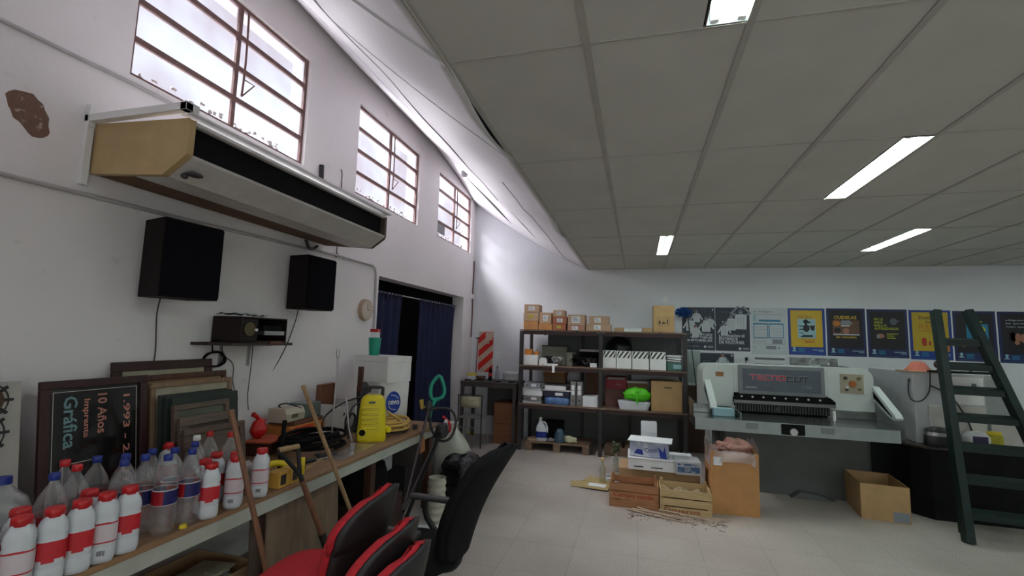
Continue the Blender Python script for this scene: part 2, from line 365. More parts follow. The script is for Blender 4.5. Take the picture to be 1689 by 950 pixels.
# flat suspended ceiling
M_tile = mat('grey mineral ceiling tile', (.60, .595, .555), .95, var=.06, scale=3)
M_tbar = mat('ceiling grid bar', (.47, .46, .42), .8, var=.1)
XE = -.81
LIGHTS = [(.41, .58), (1.63, 3.04), (.41, 5.48), (2.85, 5.48), (4.07, 3.04), (5.29, .58), (5.29, 5.48)]
b = MB(); xs = [XE+.61*k for k in range(13)]+[XR]; yk = [YF]+[1.80+1.22*k for k in range(-3, 5)]+[YB]
for i in range(len(xs)-1):
    for j in range(len(yk)-1):
        x1 = xs[i+1]
        for lx, ly in LIGHTS:
            if abs(lx-x1) < .02 and abs(ly-yk[j]) < .03: x1 = lx-.165
        b.box(xs[i]+.003, x1-.003, yk[j]+.003, yk[j+1]-.003, ZC+.002, ZC+.018)
ce = struct('ceiling', b, M_tile)
MB().box(XE-.0, XR, YF, YB, ZC+.20, ZC+.22).box(XO, XR, YF, YB, 4.95, 5.0).build('ceiling_void', mat('dark blocking board', (.03, .03, .03), .9), ce)  # dark boards added out of view, blocking sky behind the membrane gaps
b = MB()
for x in xs[:-1]: b.box(x-.014, x+.014, YF, YB, ZC-.004, ZC+.001)
b2 = MB()
for y in yk[1:-1]: b2.box(XE, XR, y-.005, y+.005, ZC-.002, ZC+.0015)
b2.box(XE, XR, YB-.025, YB, ZC-.004, ZC+.02)
struct('trim_1', b, M_tbar); struct('trim_2', b2, M_tbar)

# bulging white membrane between the flat ceiling and the top of the window wall
def zwall(y):
    t = [(-3, 4.60), (3, 4.57), (4.1, 4.52), (6.1, 4.47), (7.0, 4.33), (7.97, 4.12)]
    for (a, za), (c, zc) in zip(t, t[1:]):
        if y <= c: return za+(zc-za)*(y-a)/(c-a)
    return 4.12
def memb(s, y):
    e = .055*max(0, math.sin((y-1.80)/1.22*PI))**2 if 1.8 < y < 3.0 else (.05*math.sin((y-4.6)/.9*PI)**2 if 4.6 < y < 5.5 else 0)
    x = XL+(XE-XL)*s; z0 = zwall(y); z = z0+(ZC-.004-z0)*s
    z -= .09*math.sin(PI*s)+.006*math.sin(y*5.1+s*4)*math.sin(PI*s)+e*s**3
    z += .008*max(0, math.sin(y*2.575+.4+s*1.2))*math.sin(PI*min(1, s*1.3))*(.4+.6*s)
    return (x, y, z)
M_memb = mat('white roof membrane', (.80, .79, .81), .6, var=.05, scale=1.5)
b = MB(); b.grid(lambda a, c: memb(a, YF+(YB-YF)*c), 24, 150)
struct('ceiling', b, M_memb, solid=.004)
M_strip = mat('white metal batten', (.78, .78, .8), .45, var=.05)
def along(s0, s1, ya, yb, off=.008, nn=30):
    return [tuple(Vector(memb(s0+(s1-s0)*k/nn, ya+(yb-ya)*k/nn))+Vector((off*.5, 0, -off))) for k in range(nn+1)]
b = MB()
b.tube(along(.52, .50, 1.0, 3.1), .007, 6, smooth=1).tube(along(.50, .46, 3.0, 6.2), .007, 6, smooth=1).tube(along(.12, .99, 1.2, 1.82), .008, 6, smooth=1)
b.tube(along(.25, .27, .5, 2.9), .005, 6, smooth=1).tube(along(.50, .97, 2.3, 2.95), .003, 6, smooth=1)
b.tube(along(.78, .80, 4.2, 7.9), .004, 6, smooth=1)
struct('trim_3', b, M_strip)
M_gap = mat('dark gap and crease shade', (.03, .025, .025), .9)  # dark colour laid on the membrane for shade in gaps and creases
def gap(s0, s1, ya, yb, wd):
    def fn(a, c):
        k = math.sin(PI*c)*wd; s = s0+(s1-s0)*c+(a-.5)*k; p = memb(s, ya+(yb-ya)*c); return (p[0]+.002, p[1], p[2]-.006)
    return fn
b = MB(); b.grid(gap(.50, .49, 3.05, 4.9, .022), 2, 20).grid(gap(.17, .40, 6.3, 7.5, .09), 2, 16).grid(gap(.62, .50, 1.35, 2.3, .012), 2, 12).grid(gap(.52, .62, 6.4, 7.4, .02), 2, 12).grid(gap(.25, .40, 2.9, 4.0, .008), 2, 12)
struct('trim_4', b, M_gap)
p = memb(.22, 6.15)
t = thing('spotlight', 'small round white fitting fixed to the sloping white membrane near the far window', 'light fitting', (p[0], p[1], p[2]))
b = MB(); b.cyl((0, 0, -.005), (0, -.01, -.05), .05, .045, 16).build('base', M_white, t)
MB().blob((0, -.01, -.05), (.045, .045, .03), 14, 8, 0).build('lens', M_paper, t)

# fluorescent fixtures
M_tube = emis('lit fluorescent tube', (.84, 1, .95), TUBE_E)
M_house = mat('white enamel reflector', (.30, .31, .31), .3, var=.03)
LL = ['twin tube ceiling light nearest the camera, cut by the top edge', 'long twin tube ceiling light left of the farthest right one, over the room middle', 'small looking far ceiling light in front of the shelving', 'far right ceiling light, thin bright strip above the posters']
for i, (lx, ly) in enumerate(LIGHTS):
    t = thing('ceiling_light', LL[i] if i < 4 else ['far right ceiling light beyond the right picture edge, middle row', 'rightmost near ceiling light beyond the right picture edge', 'rightmost far ceiling light beyond the right picture edge'][i-4], 'ceiling light', (lx-.0825, ly+.61, ZC), 0, 'recessed fluorescent ceiling lights')
    b = MB(); w2, l2, h = .078, .60, .07
    b.box(-w2, w2, -l2, l2, h, h+.004).box(-w2, -w2+.004, -l2, l2, 0, h).box(w2-.004, w2, -l2, l2, 0, h).box(-w2+.004, w2-.004, -l2, -l2+.004, 0, h).box(-w2+.004, w2-.004, l2-.004, l2, 0, h)
    b.build('housing', M_house, t)
    MB().box(-.016, .016, -.5, .5, .035, .07).build('ballast_cover', M_house, t)
    for sx in (-.047, .047):
        q = MB().cyl((sx, -.57, .03), (sx, .57, .03), .013, n=10).build('tube', M_tube, t)
        for sy in (-1, 1): MB().box(sx-.014, sx+.014, min(sy*.575, sy*.594), max(sy*.575, sy*.594), .006, .07).build('lamp_holder', M_white, t)

# ================================================================ things on the left wall
WX = XL+.001
# --- ceiling fan coil unit on its bracket
t = thing('air_conditioner', 'long old cream fan coil unit hung high on the window wall, open black front', 'air conditioner', (XL, 1.77, 2.45))
M_grey = mat('grey white enamel', (.60, .58, .55), .4, var=.1)
prof = [(.02, .33), (.68, .30), (.68, .11), (.65, .09), (.53, .01), (.02, .05)]
b = MB().prism(prof, 0, .035, 'y'); b.build('end_panel', M_cream, t, bevel=.012)
b = MB().prism([(.02, .33), (.66, .30), (.66, .12), (.65, .09), (.53, .01), (.02, .05)], 1.955, 1.985, 'y'); b.build('end_panel', mat('dark end panel', (.10, .07, .055), .5), t, bevel=.008)
b = MB().prism([(.02, .33), (.665, .30), (.665, .285), (.02, .315)], .035, 1.955, 'y')
b.build('top_panel', M_white, t)
b = MB().prism([(.31, .025), (.53, .012), (.53, .02), (.31, .035)], .035, 1.955, 'y').prism([(.53, .012), (.66, .105), (.665, .12), (.652, .125), (.52, .024)], .035, 1.955, 'y')
b.build('underside_panel', M_grey, t)
MB().prism([(.02, .052), (.31, .024), (.31, .036), (.02, .064)], .035, 1.955, 'y').build('insulation_strip', mat('brown insulation board', (.17, .085, .045), .9, var=.3), t, label='brown board along the back of the underside')
b = MB().box(.60, .615, .036, 1.954, .105, .288)
b.build('air_outlet', M_blackm, t, label='black open air outlet')
b = MB().box(.63, .66, .05, 1.94, .28, .292).box(.56, .645, .02, .05, .125, .285)
b.build('outlet_lip', M_grey, t)
b = MB().blob((.60, .12, .045), (.035, .045, .012), 12, 6, .1).blob((.57, .09, .035), (.015, .02, .02), 8, 6, .1)
b.build('control_knob', mat('dark knob', (.06, .055, .06), .5), t)
b = MB()
for k, (xa, xb, ya, yb) in enumerate([(.22, .52, 1.1, 1.35), (.3, .52, .2, .5), (.25, .45, 1.5, 1.56)]): b.box(xa, xb, ya, yb, .006+k*0, .010)
# bracket
b = MB().box(.0, .03, -.045, -.01, -.02, .42).box(.03, .035, -.045, -.01, .3, .42).box(.0, .006, .0, .03, .33, .41)
b.box(.0, .70, -.045, -.005, .325, .365).box(.66, .70, -.045, .03, .325, .37)
b.build('wall_bracket', M_white, t, bevel=.003)
b = MB().box(.62, .70, .0, 2.0, .318, .328)
b.build('cover_board', M_white, t, label='white board edging the top of the unit')
b = MB().tube([(.1, 1.62, .03), (.1, 1.66, -.03), (.05, 1.78, -.02), (.03, 1.86, .02)], .014, 8)
b.build('drain_hose', M_dkmetal, t)

# --- conduits and wires
def wallpipe(name, pts, rad, m, label, cat='pipe', n=8, smooth=1, x=None, **k):
    b = MB(); X = XL+rad+.002 if x is None else x
    b.tube([(X, y, z) for y, z in pts], rad, n, smooth=smooth); return single(name, b, m, label, cat, **k)
M_cond = mat('painted conduit', (.50, .48, .48), .6, var=.15)
wallpipe('conduit', [(.6, 2.97), (1.34, 3.09), (2.0, 3.105), (2.7, 3.10), (3.35, 3.09), (3.50, 3.085), (3.53, 3.05), (3.53, 2.84)], .010, M_cond, 'upper painted conduit running under the first window sill')
wallpipe('conduit', [(.5, 2.33), (1.42, 2.375), (2.6, 2.40), (4.0, 2.445), (4.60, 2.445), (4.66, 2.42), (4.68, 2.35), (4.70, 1.9), (4.72, 1.3), (4.72, .05)], .012, M_cond, 'lower painted conduit that turns down beside the doorway')
wallpipe('pipe', [(3.62, 3.24), (3.63, 3.02), (3.63, 2.80)], .022, M_black, 'short black pipe standing out behind the air conditioner', n=10)
wallpipe('wire', [(3.93, 3.31), (3.955, 3.27), (3.96, 3.0), (3.96, 2.6), (3.95, 2.42)], .004, M_dkmetal, 'thin bare wire hanging left of the middle window', 'wire', smooth=2)
b = MB().box(XL, XL+.02, 3.97, 4.03, 2.43, 2.47).box(XL, XL+.02, 4.07, 4.11, 2.43, 2.46)
single('junction_box', b, M_white, 'tiny junction box on the lower conduit', 'junction box')
wallpipe('corner_cable', [(7.93, 3.05), (7.94, 2.85), (7.92, 2.5), (7.93, 2.1), (7.92, 1.75), (7.90, 1.68)], .011, mat('red brown cable', (.16, .08, .07), .6), 'brown cable hanging down the far corner of the room', 'cable', smooth=2)
b = MB().box(XL, XL+.03, 7.86, 7.96, 2.36, 2.44)
single('junction_box', b, M_white, 'small white box on the far corner cable', 'junction box')

# --- speakers
def speaker(label, y, z, rz, wd, h, d, cable):
    t = thing('speaker', label, 'speaker', (XL+.05, y, z), rz, 'black wall speakers')
    b = MB().prism([(0, -wd/2+.03), (0, wd/2-.03), (d, wd/2), (d, -wd/2)], 0, h, 'z'); cb = b.build('cabinet', mat('dark brown speaker vinyl', (.010, .006, .006), .7, var=.3, spec=.2), t, bevel=.004)
    MB().box(d, d+.018, -wd/2+.008, wd/2-.008, .01, h-.01).build('grille', mat('black speaker cloth', (.006, .006, .009), .95, var=.5, scale=150, spec=.1), cb, bevel=.004)
    MB().box(-.05, .0, -.04, .04, h*.4, h*.6).build('wall_mount', M_black, t)
    b = MB(); b.tube(cable, .004, 6, smooth=3); b.build('cable', M_dkmetal, t)
    return t
speaker('larger looking black speaker above the leaning picture frames', 2.23, 1.86, -.12, .36, .46, .23, [(.0, -.02, .01), (-.02, -.02, -.1), (-.03, -.0, -.3), (-.035, 0, -.43)])
speaker('black speaker nearer the doorway, right of the other speaker', 3.42, 1.87, -.05, .34, .45, .22, [(.0, 0, .01), (-.02, 0, -.1), (-.04, -.08, -.35), (-.045, -.25, -.6), (-.045, -.45, -.83), (-.045, -.6, -.87), (-.045, -.83, -.72), (-.045, -.86, -.55), (-.03, -.75, -.40), (-.02, -.68, -.3)])

# --- radio on its shelf
t = thing('wall_shelf', 'dark wooden wall shelf on two metal brackets under the radio', 'shelf', (XL, 2.5, 1.575))
MB().box(.0, .27, .05, .62, 0, .02).box(.0, .06, -.02, .1, .0, .02).build('shelf_board', woodmat('dark shelf', (.06, .035, .025), (.03, .02, .015), 1), t)
for y in (.22, .47): MB().box(0, .006, y-.014, y+.014, -.16, 0).box(.006, .2, y-.014, y+.014, -.006, 0).build('bracket', M_metal, t)
t = thing('radio', 'old dark wooden radio cassette player on the wall shelf', 'radio', (XL+.015, 2.62, 1.596), 0)
M_radio = mat('dark radio case', (.016, .008, .006), .5, var=.4, spec=.3)
b = MB().box(0, .245, 0, .44, 0, .012).box(0, .245, 0, .44, .168, .18).box(0, .245, 0, .012, .012, .168).box(0, .245, .428, .44, .012, .168).box(0, .01, .012, .428, .012, .168)
b.build('case', M_radio, t, bevel=.003)
MB().box(.012, .235, .014, .16, .014, .166).build('front_panel', M_radio, t)
MB().cyl((.235, .085, .095), (.242, .085, .095), .048, n=24).build('dial', mat('brass dial', (.14, .11, .055), .4, .4, var=.3, scale=30), t, label='brass coloured round dial')
MB().cyl((.24, .135, .09), (.255, .135, .09), .010, n=12).build('knob', M_white, t)
MB().box(.05, .23, .22, .40, .09, .125).build('cassette_deck', M_blackm, t)
b = MB().box(.06, .24, .22, .42, .055, .085); b.build('cassette_tray', M_metal, t)
MB().box(.20, .262, .26, .38, -.015, .012).build('tray_front', mat('brown tray front', (.12, .05, .03), .6), t)
for i, (y, L, l, tz) in enumerate([(2.66, .15, 'thin black booklet on the radio, leftmost', .004), (2.76, .14, 'white paper bundle lying on top of the radio', .012), (2.90, .12, 'grey folded paper on top of the radio, right end', .006)]):
    b = MB(); b.grid(lambda a, c: (-.05+.1*a, -L/2+L*c, .001+.012*math.sin(a*3+c*5)**2), 5, 5)
    single(['booklet', 'paper_bundle', 'folded_paper'][i], b, [M_black, M_paper, M_grey][i], l, 'paper', (XL+.13, y, 1.782+tz), .2*i-.2, solid=.004)
b = MB(); rr = random.Random(2)
pts = []
for k in range(40): a = k*.55; pts.append((XL+.02+.012*math.sin(k), 2.66+.085*math.cos(a)+.006*rr.uniform(-1, 1), 1.475+.05*math.sin(a)+.005*rr.uniform(-1, 1)))
pts += [(XL+.03, 2.63, 1.53), (XL+.05, 2.6, 1.60), (XL+.1, 2.63, 1.615)]
b.tube(pts, .005, 6, smooth=2); single('cable_coil', b, M_blackm, 'coiled black cable hanging under the left end of the radio shelf', 'cable')
wallpipe('wire', [(2.72, 1.57), (2.74, 1.50), (2.83, 1.43), (2.84, 1.30), (2.90, 1.17)], .003, M_dkmetal, 'thin wire curving down from the left of the radio shelf', 'wire', smooth=3, x=XL+.012)
wallpipe('wire', [(2.99, 1.57), (2.99, 1.4), (2.98, 1.2), (3.0, 1.08)], .003, M_dkmetal, 'thin wire dropping from the radio to the small cream device', 'wire', smooth=2, x=XL+.02)

# --- wall clock
t = thing('wall_clock', 'round cream wall clock left of the doorway', 'clock', (XL+.002, 4.50, 1.94), 0)
MB().cyl((0, 0, 0), (.04, 0, 0), .118, .112, 32).build('case', mat('wood ring', (.45, .33, .22), .5), t)
MB().cyl((.04, 0, 0), (.043, 0, 0), .098, n=32).build('dial', mat('cream dial', (.62, .55, .47), .5), t)
b = MB().box(.0435, .0445, -.003, .003, -.002, .06).box(.0435, .0445, -.002, .045, -.003, .003); b.build('hands', M_ink, t)
b = MB()
for k in range(12):
    a = k*PI/6; b.box(.0432, .0436, -.004, .004, -.004, .004, X=Matrix.Translation((0, .08*math.sin(a), .08*math.cos(a))))
b.build('hour_marks', M_ink, t)

# --- doorway: rod and curtains
M_curt = mat('navy curtain cloth', (.006, .010, .05), .9, var=.3, scale=3)
b = MB().cyl((-2.99, DY0+.002, 2.19), (-2.99, DY1-.002, 2.19), .010, n=10); single('curtain_rod', b, M_metal, 'white metal curtain rod across the doorway', 'curtain rod')
def curtain(label, y0, y1, nf, seed):
    t = thing('curtain', label, 'curtain', (-2.99, y0, 0), 0, 'navy curtains in the doorway')
    def fn(a, c): return (.035*math.sin(a*nf*2*PI)*(.5+.5*c)+.01*math.sin(9*a+4*c+seed), (y1-y0)*a*(1-.06*math.sin(c*3)), .04+2.11*(1-c) if c > 0 else 2.15)
    MB().grid(fn, nf*10, 14).build('cloth', M_curt, t, solid=.003)
    for k in range(nf*2):
        y = (y1-y0)*(k+.5)/(nf*2); MB().box(-.013, -.011, y-.02, y+.02, 2.12, 2.205).box(.011, .013, y-.02, y+.02, 2.12, 2.205).box(-.013, .013, y-.02, y+.02, 2.203, 2.206).build('hanging_loop', M_curt, t)
curtain('narrow navy curtain gathered at the left side of the doorway', 4.84, 5.55, 4, 1)
curtain('wide navy curtain covering the right half of the doorway', 6.05, 7.40, 8, 2)

# ================================================================ workbench
TX, TZ = -1.93, .80     # front edge, top
t = thing('workbench', 'long wooden workbench with pale apron against the window wall', 'workbench', (0, 0, 0))
M_top = woodmat('worn plywood top', (.33, .19, .10), (.22, .125, .07), 1, 3, .5, 6)
MB().box(XL+.01, TX, .2, 4.55, TZ-.025, TZ).build('table_top', M_top, t, bevel=.003)
M_apr = mat('pale painted wood', (.48, .50, .44), .6, var=.15)
MB().box(TX-.035, TX-.008, .2, 4.55, TZ-.095, TZ-.026).box(TX-.036, XL+.01, 4.50, 4.53, TZ-.095, TZ-.026).build('apron', M_apr, t)
for y in (.35, 1.25, 3.35, 4.40):
    for x in (TX-.12, XL+.06): MB().box(x, x+.06, y, y+.06, 0, TZ-.026).build('leg', M_woodd, t)

# --- white milk bottles
M_milk = mat('milky white plastic', (.62, .66, .70), .4, var=.04); M_lab = mat('red label', (.55, .02, .03), .5, var=.15); M_lab2 = mat('pale label', (.66, .58, .62), .5)
def milk():
    t = thing('bleach_bottle', 'x', 'bottle')
    b = MB().loft([(0, .028, .028), (.004, .036, .036), (.02, .0405, .0405), (.055, .0405, .0405), (.06, .0385, .0385), (.065, .0405, .0405), (.15, .0405, .0405), (.155, .038, .038), (.175, .0405, .0405), (.192, .0385, .0385), (.205, .034, .034), (.214, .028, .028), (.226, .025, .025)], 24, 3.2)
    b.build('body', M_milk, t)
    MB().loft([(.221, .027, .027), (.2215, .0285, .0285), (.246, .0275, .0275), (.249, .025, .025)], 22).build('cap', M_red, t, label='red screw cap')
    def mf(i, k): return 1 if (i == 0 and (k < 13)) else (0 if i > 0 else 2)
    b = MB().loft([(.078, .0412, .0412), (.088, .0412, .0412), (.147, .0412, .0412)], 26, 3.2, mf=lambda i, k: 0 if i == 1 else (1 if k % 7 < 3 and i == 0 else 2), cap=False)
    b.build('label', [M_lab, M_milk, M_lab], t, label='red and white wrap label')
    return t
def milk2(proto):       # the printed back of the label faces the room on some bottles
    t = thing('bleach_bottle', 'x', 'bottle')
    for ch in proto.children:
        if ch.name.startswith('label'): continue
        d = ch.copy(); COL.objects.link(d); d.parent = t
    X = .0418
    b = MB().loft([(.075, .0412, .0412), (.147, .0412, .0412)], 26, 3.2, mf=lambda i, k: 0, cap=False)
    b.loft([(.08, .0417, .0417), (.142, .0417, .0417)], 26, 3.2, mf=lambda i, k: 1, cap=False)
    def bars(b, R): 
        for k in range(6): b.box(.0419, .0422, -.012+k*.004, -.010+k*.004, .032, .05, 2)
        b.box(.0419, .0422, -.02, .02, .146, .149, 0)
    bars(b, X); b.build('label', [M_lab, M_lab2, M_ink], t, label='label turned to its pale printed back')
    return t
mA = milk(); mB_ = milk2(mA); mA['group'] = mB_['group'] = 'white bottles with red caps on the workbench'
BL = [
 (-2.030, 1.085, 0, 'white red capped bottle cut off by the left edge of the picture'), (-1.975, 1.150, 1, 'white red capped bottle at the left end of the front row, beside the picture edge'),
 (-1.970, 1.238, 0, 'second whole white red capped bottle from the left, big red label'), (-1.970, 1.322, 0, 'third whole white bottle in the front row, torn red label'),
 (-1.970, 1.406, 1, 'fourth white bottle from the left in the front row, pale label side turned out'), (-1.970, 1.490, 0, 'white red capped bottle just left of the clear bottles, ending the left run'),
 (-2.062, 1.405, 0, 'white bottle half hidden behind the left front row, near the clear bottles'), (-2.065, 1.195, 0, 'white bottle in the second row behind the leftmost pair'),
 (-2.490, 2.070, 0, 'lone white red capped bottle at the back against the dark frames'), (-1.970, 1.862, 0, 'white bottle with wide red label just right of the clear bottles'),
 (-2.055, 1.905, 0, 'white bottle tucked behind the first one right of the clear bottles'), (-1.970, 2.005, 1, 'white bottle with pale back label left of the leaning broomstick'),
 (-2.040, 2.075, 0, 'white bottle half hidden by the leaning broomstick'), (-1.970, 2.175, 1, 'last white bottle on the right, beside the yellow boxes'), (-2.115, 2.025, 0, 'white bottle in the rear row between clear bottles and broomstick')]
first = {0: mA, 1: mB_}; used = set()
rr = random.Random(5)
for x, y, kd, lb in BL:
    rz = rr.uniform(-.5, .1)+(-.5 if kd == 0 else -.6)
    x += .012
    if kd not in used: o = first[kd]; used.add(kd); o.location = (x, y, TZ+.001); o.rotation_euler.z = rz; o['label'] = lb
    else: o = dup(first[kd], (x, y, TZ+.001), rz, lb)

# --- clear soda bottles
M_pet = clearmat('clear bottle plastic', (.96, .96, .97), .10, .95); M_petr = clearmat('clear bottle plastic greyish', (.80, .84, .86))
def soda(capm, capname, sc=1.0, labm=None, r=.047, h=.33):
    t = thing('soda_bottle', 'x', 'bottle')
    k = h/.33
    pr_ = [(0, .6), (.006, .85), (.02, .98), (.09, 1), (.10, .95), (.11, 1), (.215, 1), (.225, .97), (.25, .80), (.275, .52), (.29, .34), (.30, .27), (.31, .26)]
    MB().loft([(z*k, q*r, q*r) for z, q in pr_], 24).build('body', M_pet, t)
    MB().loft([(.305*k, .0165, .0165), (.306*k, .0175, .0175), (.328*k, .017, .017), (.33*k, .015, .015)], 18).build('cap', capm, t, label=capname)
    if labm:
        b = MB().loft([(.125*k, r*1.012, r*1.012), (.128*k, r*1.012, r*1.012), (.185*k, r*1.012, r*1.012), (.19*k, r*1.012, r*1.012)], 24, mf=lambda i, q: (2 if i in (0, 2) else (0 if q % 12 < 6 else 1)), cap=False)
        b.build('label', labm, t, label='blue and red wrap label')
    return t
LB1 = [mat('cola red', (.40, .01, .02), .5), mat('cola navy', (.01, .015, .12), .5), mat('label white', (.5, .5, .55), .5)]
LB2 = [mat('cola red', (.4, .01, .02)), mat('cola dark red', (.25, .01, .015), .5), mat('cola edge', (.3, .1, .1), .5)]
sB = soda(M_blue, 'blue screw cap', labm=LB1); sR = soda(M_red, 'red screw cap', labm=None); sR2 = soda(M_blue, 'blue screw cap', labm=LB2, r=.048); sW = soda(M_white, 'white screw cap')
GRP = 'clear plastic drink bottles on the workbench'
for q in (sB, sR, sR2, sW): q['group'] = GRP
CL = [
 (-2.105, 1.315, 'C', 'big clear blue capped bottle in front of the dark sign, leftmost but one'), (-2.270, 1.450, 'R', 'clear bottle with red cap in front of the dark framed sign, rearmost'),
 (-2.155, 1.420, 'R', 'red capped clear bottle in front of the lower part of the dark framed sign'), (-2.220, 1.535, 'C', 'left one of two blue capped bottles standing tight together'),
 (-2.155, 1.605, 'C', 'right one of two blue capped bottles standing tight together'), (-2.065, 1.535, 'B', 'blue capped bottle with dark red label right behind the white bottles'),
 (-2.140, 1.710, 'C', 'blue capped bottle under the right border of the dark framed sign'), (-2.07, 1.625, 'B', 'clear bottle with faint blue label left of centre of the cluster'),
 (-2.075, 1.765, 'B', 'rear blue capped bottle in the middle of the clear cluster'), (-1.985, 1.660, 'B', 'front middle clear bottle with navy and red label, by the yellow cap'),
 (-1.985, 1.775, 'B', 'clear bottle with navy and red label, rightmost in the front of the cluster'), (-2.095, 1.885, 'C', 'blue capped clear bottle right of the navy labelled pair, second row'),
 (-2.215, 2.000, 'W', 'clear bottle with a white cap at the back'), (-2.190, 1.830, 'R', 'red capped clear bottle behind the navy labelled ones'),
 (-2.240, 2.100, 'R', 'left one of two red capped clear bottles near the broomstick top'), (-2.130, 2.130, 'R', 'right one of two red capped clear bottles near the broomstick top')]
first = {'B': sB, 'C': sR2, 'R': sR, 'W': sW}; used = set()
for x, y, kd, lb in CL:
    rz = rr.uniform(0, .6)+.3
    if kd not in used: o = first[kd]; used.add(kd); o.location = (x, y, TZ+.001); o.rotation_euler.z = rz; o['label'] = lb
    else: o = dup(first[kd], (x, y, TZ+.001), rz, lb)
t = thing('water_jug', 'large round clear jug with a blue cap at the left picture edge', 'jug', (-2.24, 1.24, TZ+.001))
MB().loft([(0, .07, .07), (.01, .085, .085), (.16, .088, .088), (.2, .085, .085), (.245, .068, .068), (.275, .035, .035), (.29, .022, .022), (.30, .021, .021)], 28).build('body', M_petr, t)
MB().loft([(.296, .024, .024), (.322, .023, .023)], 18).build('cap', M_blue, t, label='blue screw cap')
single('bottle_cap', MB().loft([(0, .016, .016), (.012, .015, .015), (.014, .012, .012)], 16), M_yel, 'loose yellow bottle cap on the bench edge', 'bottle cap', (-1.965, 1.77-.03+.0, TZ+.001))
bpy.data.objects['bottle_cap'].location = (-1.952, 1.735, TZ+.001)

# --- leaning frames and boards
def lean(name, label, cat, y, wd, h, xb, ang, parts, rz=0, group=None, z=TZ+.006):
    # local: y along the wall, z up, x out of the wall; leans back by ang
    t = thing(name, label, cat, (xb, y, z), rz, group); t.rotation_euler = (0, -ang, rz)
    for nm, b, m, kw in parts: b.build(nm, m, t, **kw)
    return t
def frameparts(wd, h, bw, m1, m2, d=.025, mat2=None, mw=0):
    b = MB().box(0, d, 0, wd, 0, bw).box(0, d, 0, wd, h-bw, h).box(0, d, 0, bw, bw, h-bw).box(0, d, wd-bw, wd, bw, h-bw)
    P_ = [('frame', b, m1, dict(bevel=.004))]
    q = MB().box(.002, d*.4, bw, wd-bw, bw, h-bw)
    if mat2:
        P_.append(('picture', MB().box(d*.4, d*.5, bw+mw, wd-bw-mw, bw+mw, h-bw-mw), mat2, {}))
    P_.append(('mount_board', q, m2, {})); return P_
M_maroon = woodmat('dark maroon frame', (.045, .012, .012), (.03, .008, .008), 2)
M_beige = mat('beige mount', (.42, .38, .28), .8, var=.15); M_olive = mat('olive linen board', (.24, .24, .17), .9, var=.2)
lean('framed_picture', 'tallest maroon frame leaning behind the others, under the larger speaker', 'picture frame', 1.98, .64, .68, -2.76, .14, frameparts(.64, .68, .055, M_maroon, M_beige, .02, M_blackm, .045), group='picture frames leaning on the wall')
lean('framed_picture', 'wide brown frame with an inner olive mount, second behind', 'picture frame', 2.08, .60, .60, -2.71, .13, frameparts(.60, .60, .035, M_woodd, mat('tan mount', (.30, .19, .10), .8), .02, M_beige, .05), group='picture frames leaning on the wall')
lean('framed_picture', 'tan wooden frame in front of the wide brown one', 'picture frame', 2.12, .56, .555, -2.67, .12, frameparts(.56, .555, .03, woodmat('tan frame', (.28, .18, .10), (.2, .12, .07), 2), M_beige, .02, M_blackm, .12), group='picture frames leaning on the wall')
for k in range(3):
    lean('picture_board', ['rearmost of three dark green boards in the stack of frames', 'middle one of three dark green boards in the stack of frames', 'foremost of three dark green boards in the stack of frames'][k], 'board', 2.13+.015*k, .50, .49-.008*k, -2.615+.028*k, .12, [('board', MB().box(0, .018, 0, .46, 0, .49-.008*k), mat('dark green board', (.028, .04, .033), .7, var=.2), dict(bevel=.002))], group='dark green boards among the frames')
M_taupe = woodmat('grey brown frame', (.16, .115, .085), (.10, .07, .055), 1)
lean('framed_picture', 'grey brown deep frame holding a grey green panel', 'picture frame', 2.12, .37, .44, -2.50, .13, frameparts(.37, .44, .03, M_taupe, mat('grey green panel', (.17, .18, .13), .8, var=.3, scale=4), .03), group='picture frames leaning on the wall')
lean('framed_picture', 'low taupe frame foremost in the stack, above the bottles', 'picture frame', 2.09, .36, .38, -2.42, .14, frameparts(.36, .38, .05, M_taupe, mat('brown grey panel', (.10, .075, .06), .8), .03), rz=-.03, group='picture frames leaning on the wall')
lean('framed_picture', 'narrow brown frame lying lowest before the stack, tilted', 'picture frame', 2.05, .37, .33, -2.34, .16, frameparts(.37, .33, .035, woodmat('mid brown frame', (.12, .075, .055), (.08, .05, .04), 1), M_taupe, .03), rz=-.10, group='picture frames leaning on the wall')
# dark framed sign with sideways lettering
t = lean('framed_sign', 'black glossy framed sign with sideways pink lettering', 'sign', 1.585, .50, .61, -2.64, .14, [])
t.rotation_euler = (0, -.14, 0)
b = MB().box(0, .022, 0, .50, 0, .04).box(0, .022, 0, .50, .57, .61).box(0, .022, 0, .04, .04, .57).box(0, .022, .46, .50, .04, .57); b.build('frame', M_maroon, t, bevel=.003)
sp = MB().box(.002, .010, .04, .46, .04, .57).build('panel', mat('glossy black glass', (.012, .011, .011), .12, coat=.5, var=.2), t)
b = MB()
for a in [(.055, .058, .03, .555), (.442, .445, .03, .555), (.055, .445, .552, .555)]: b.box(.010, .0105, *a)
b.box(.010, .0105, .10, .24, .205, .209).box(.010, .0105, .10, .104, .05, .209)
b.build('border_line', mat('silver line', (.5, .45, .42), .4), sp)
R_ = Matrix(((0, -1, 0, 0), (0, 0, -1, 0), (1, 0, 0, 0), (0, 0, 0, 1)))
def side(y0, y1, z0, z1, txt, m, nm):
    # text turned 90 degrees clockwise on the y-z face: reading downwards
    X = Matrix(((0, 1, 0, .0108), (0, 0, 1, 0), (-1, 0, 0, 0), (0, 0, 0, 1)))
    b = MB(); b.text(txt, -z1, -z0, y0, y1, 0, X=X, bold=.02); b.build(nm, m, sp)
M_pink = mat('salmon letters', (.50, .20, .15), .5, var=.2); M_teal2 = mat('pale teal letters', (.16, .28, .30), .4, var=.3)
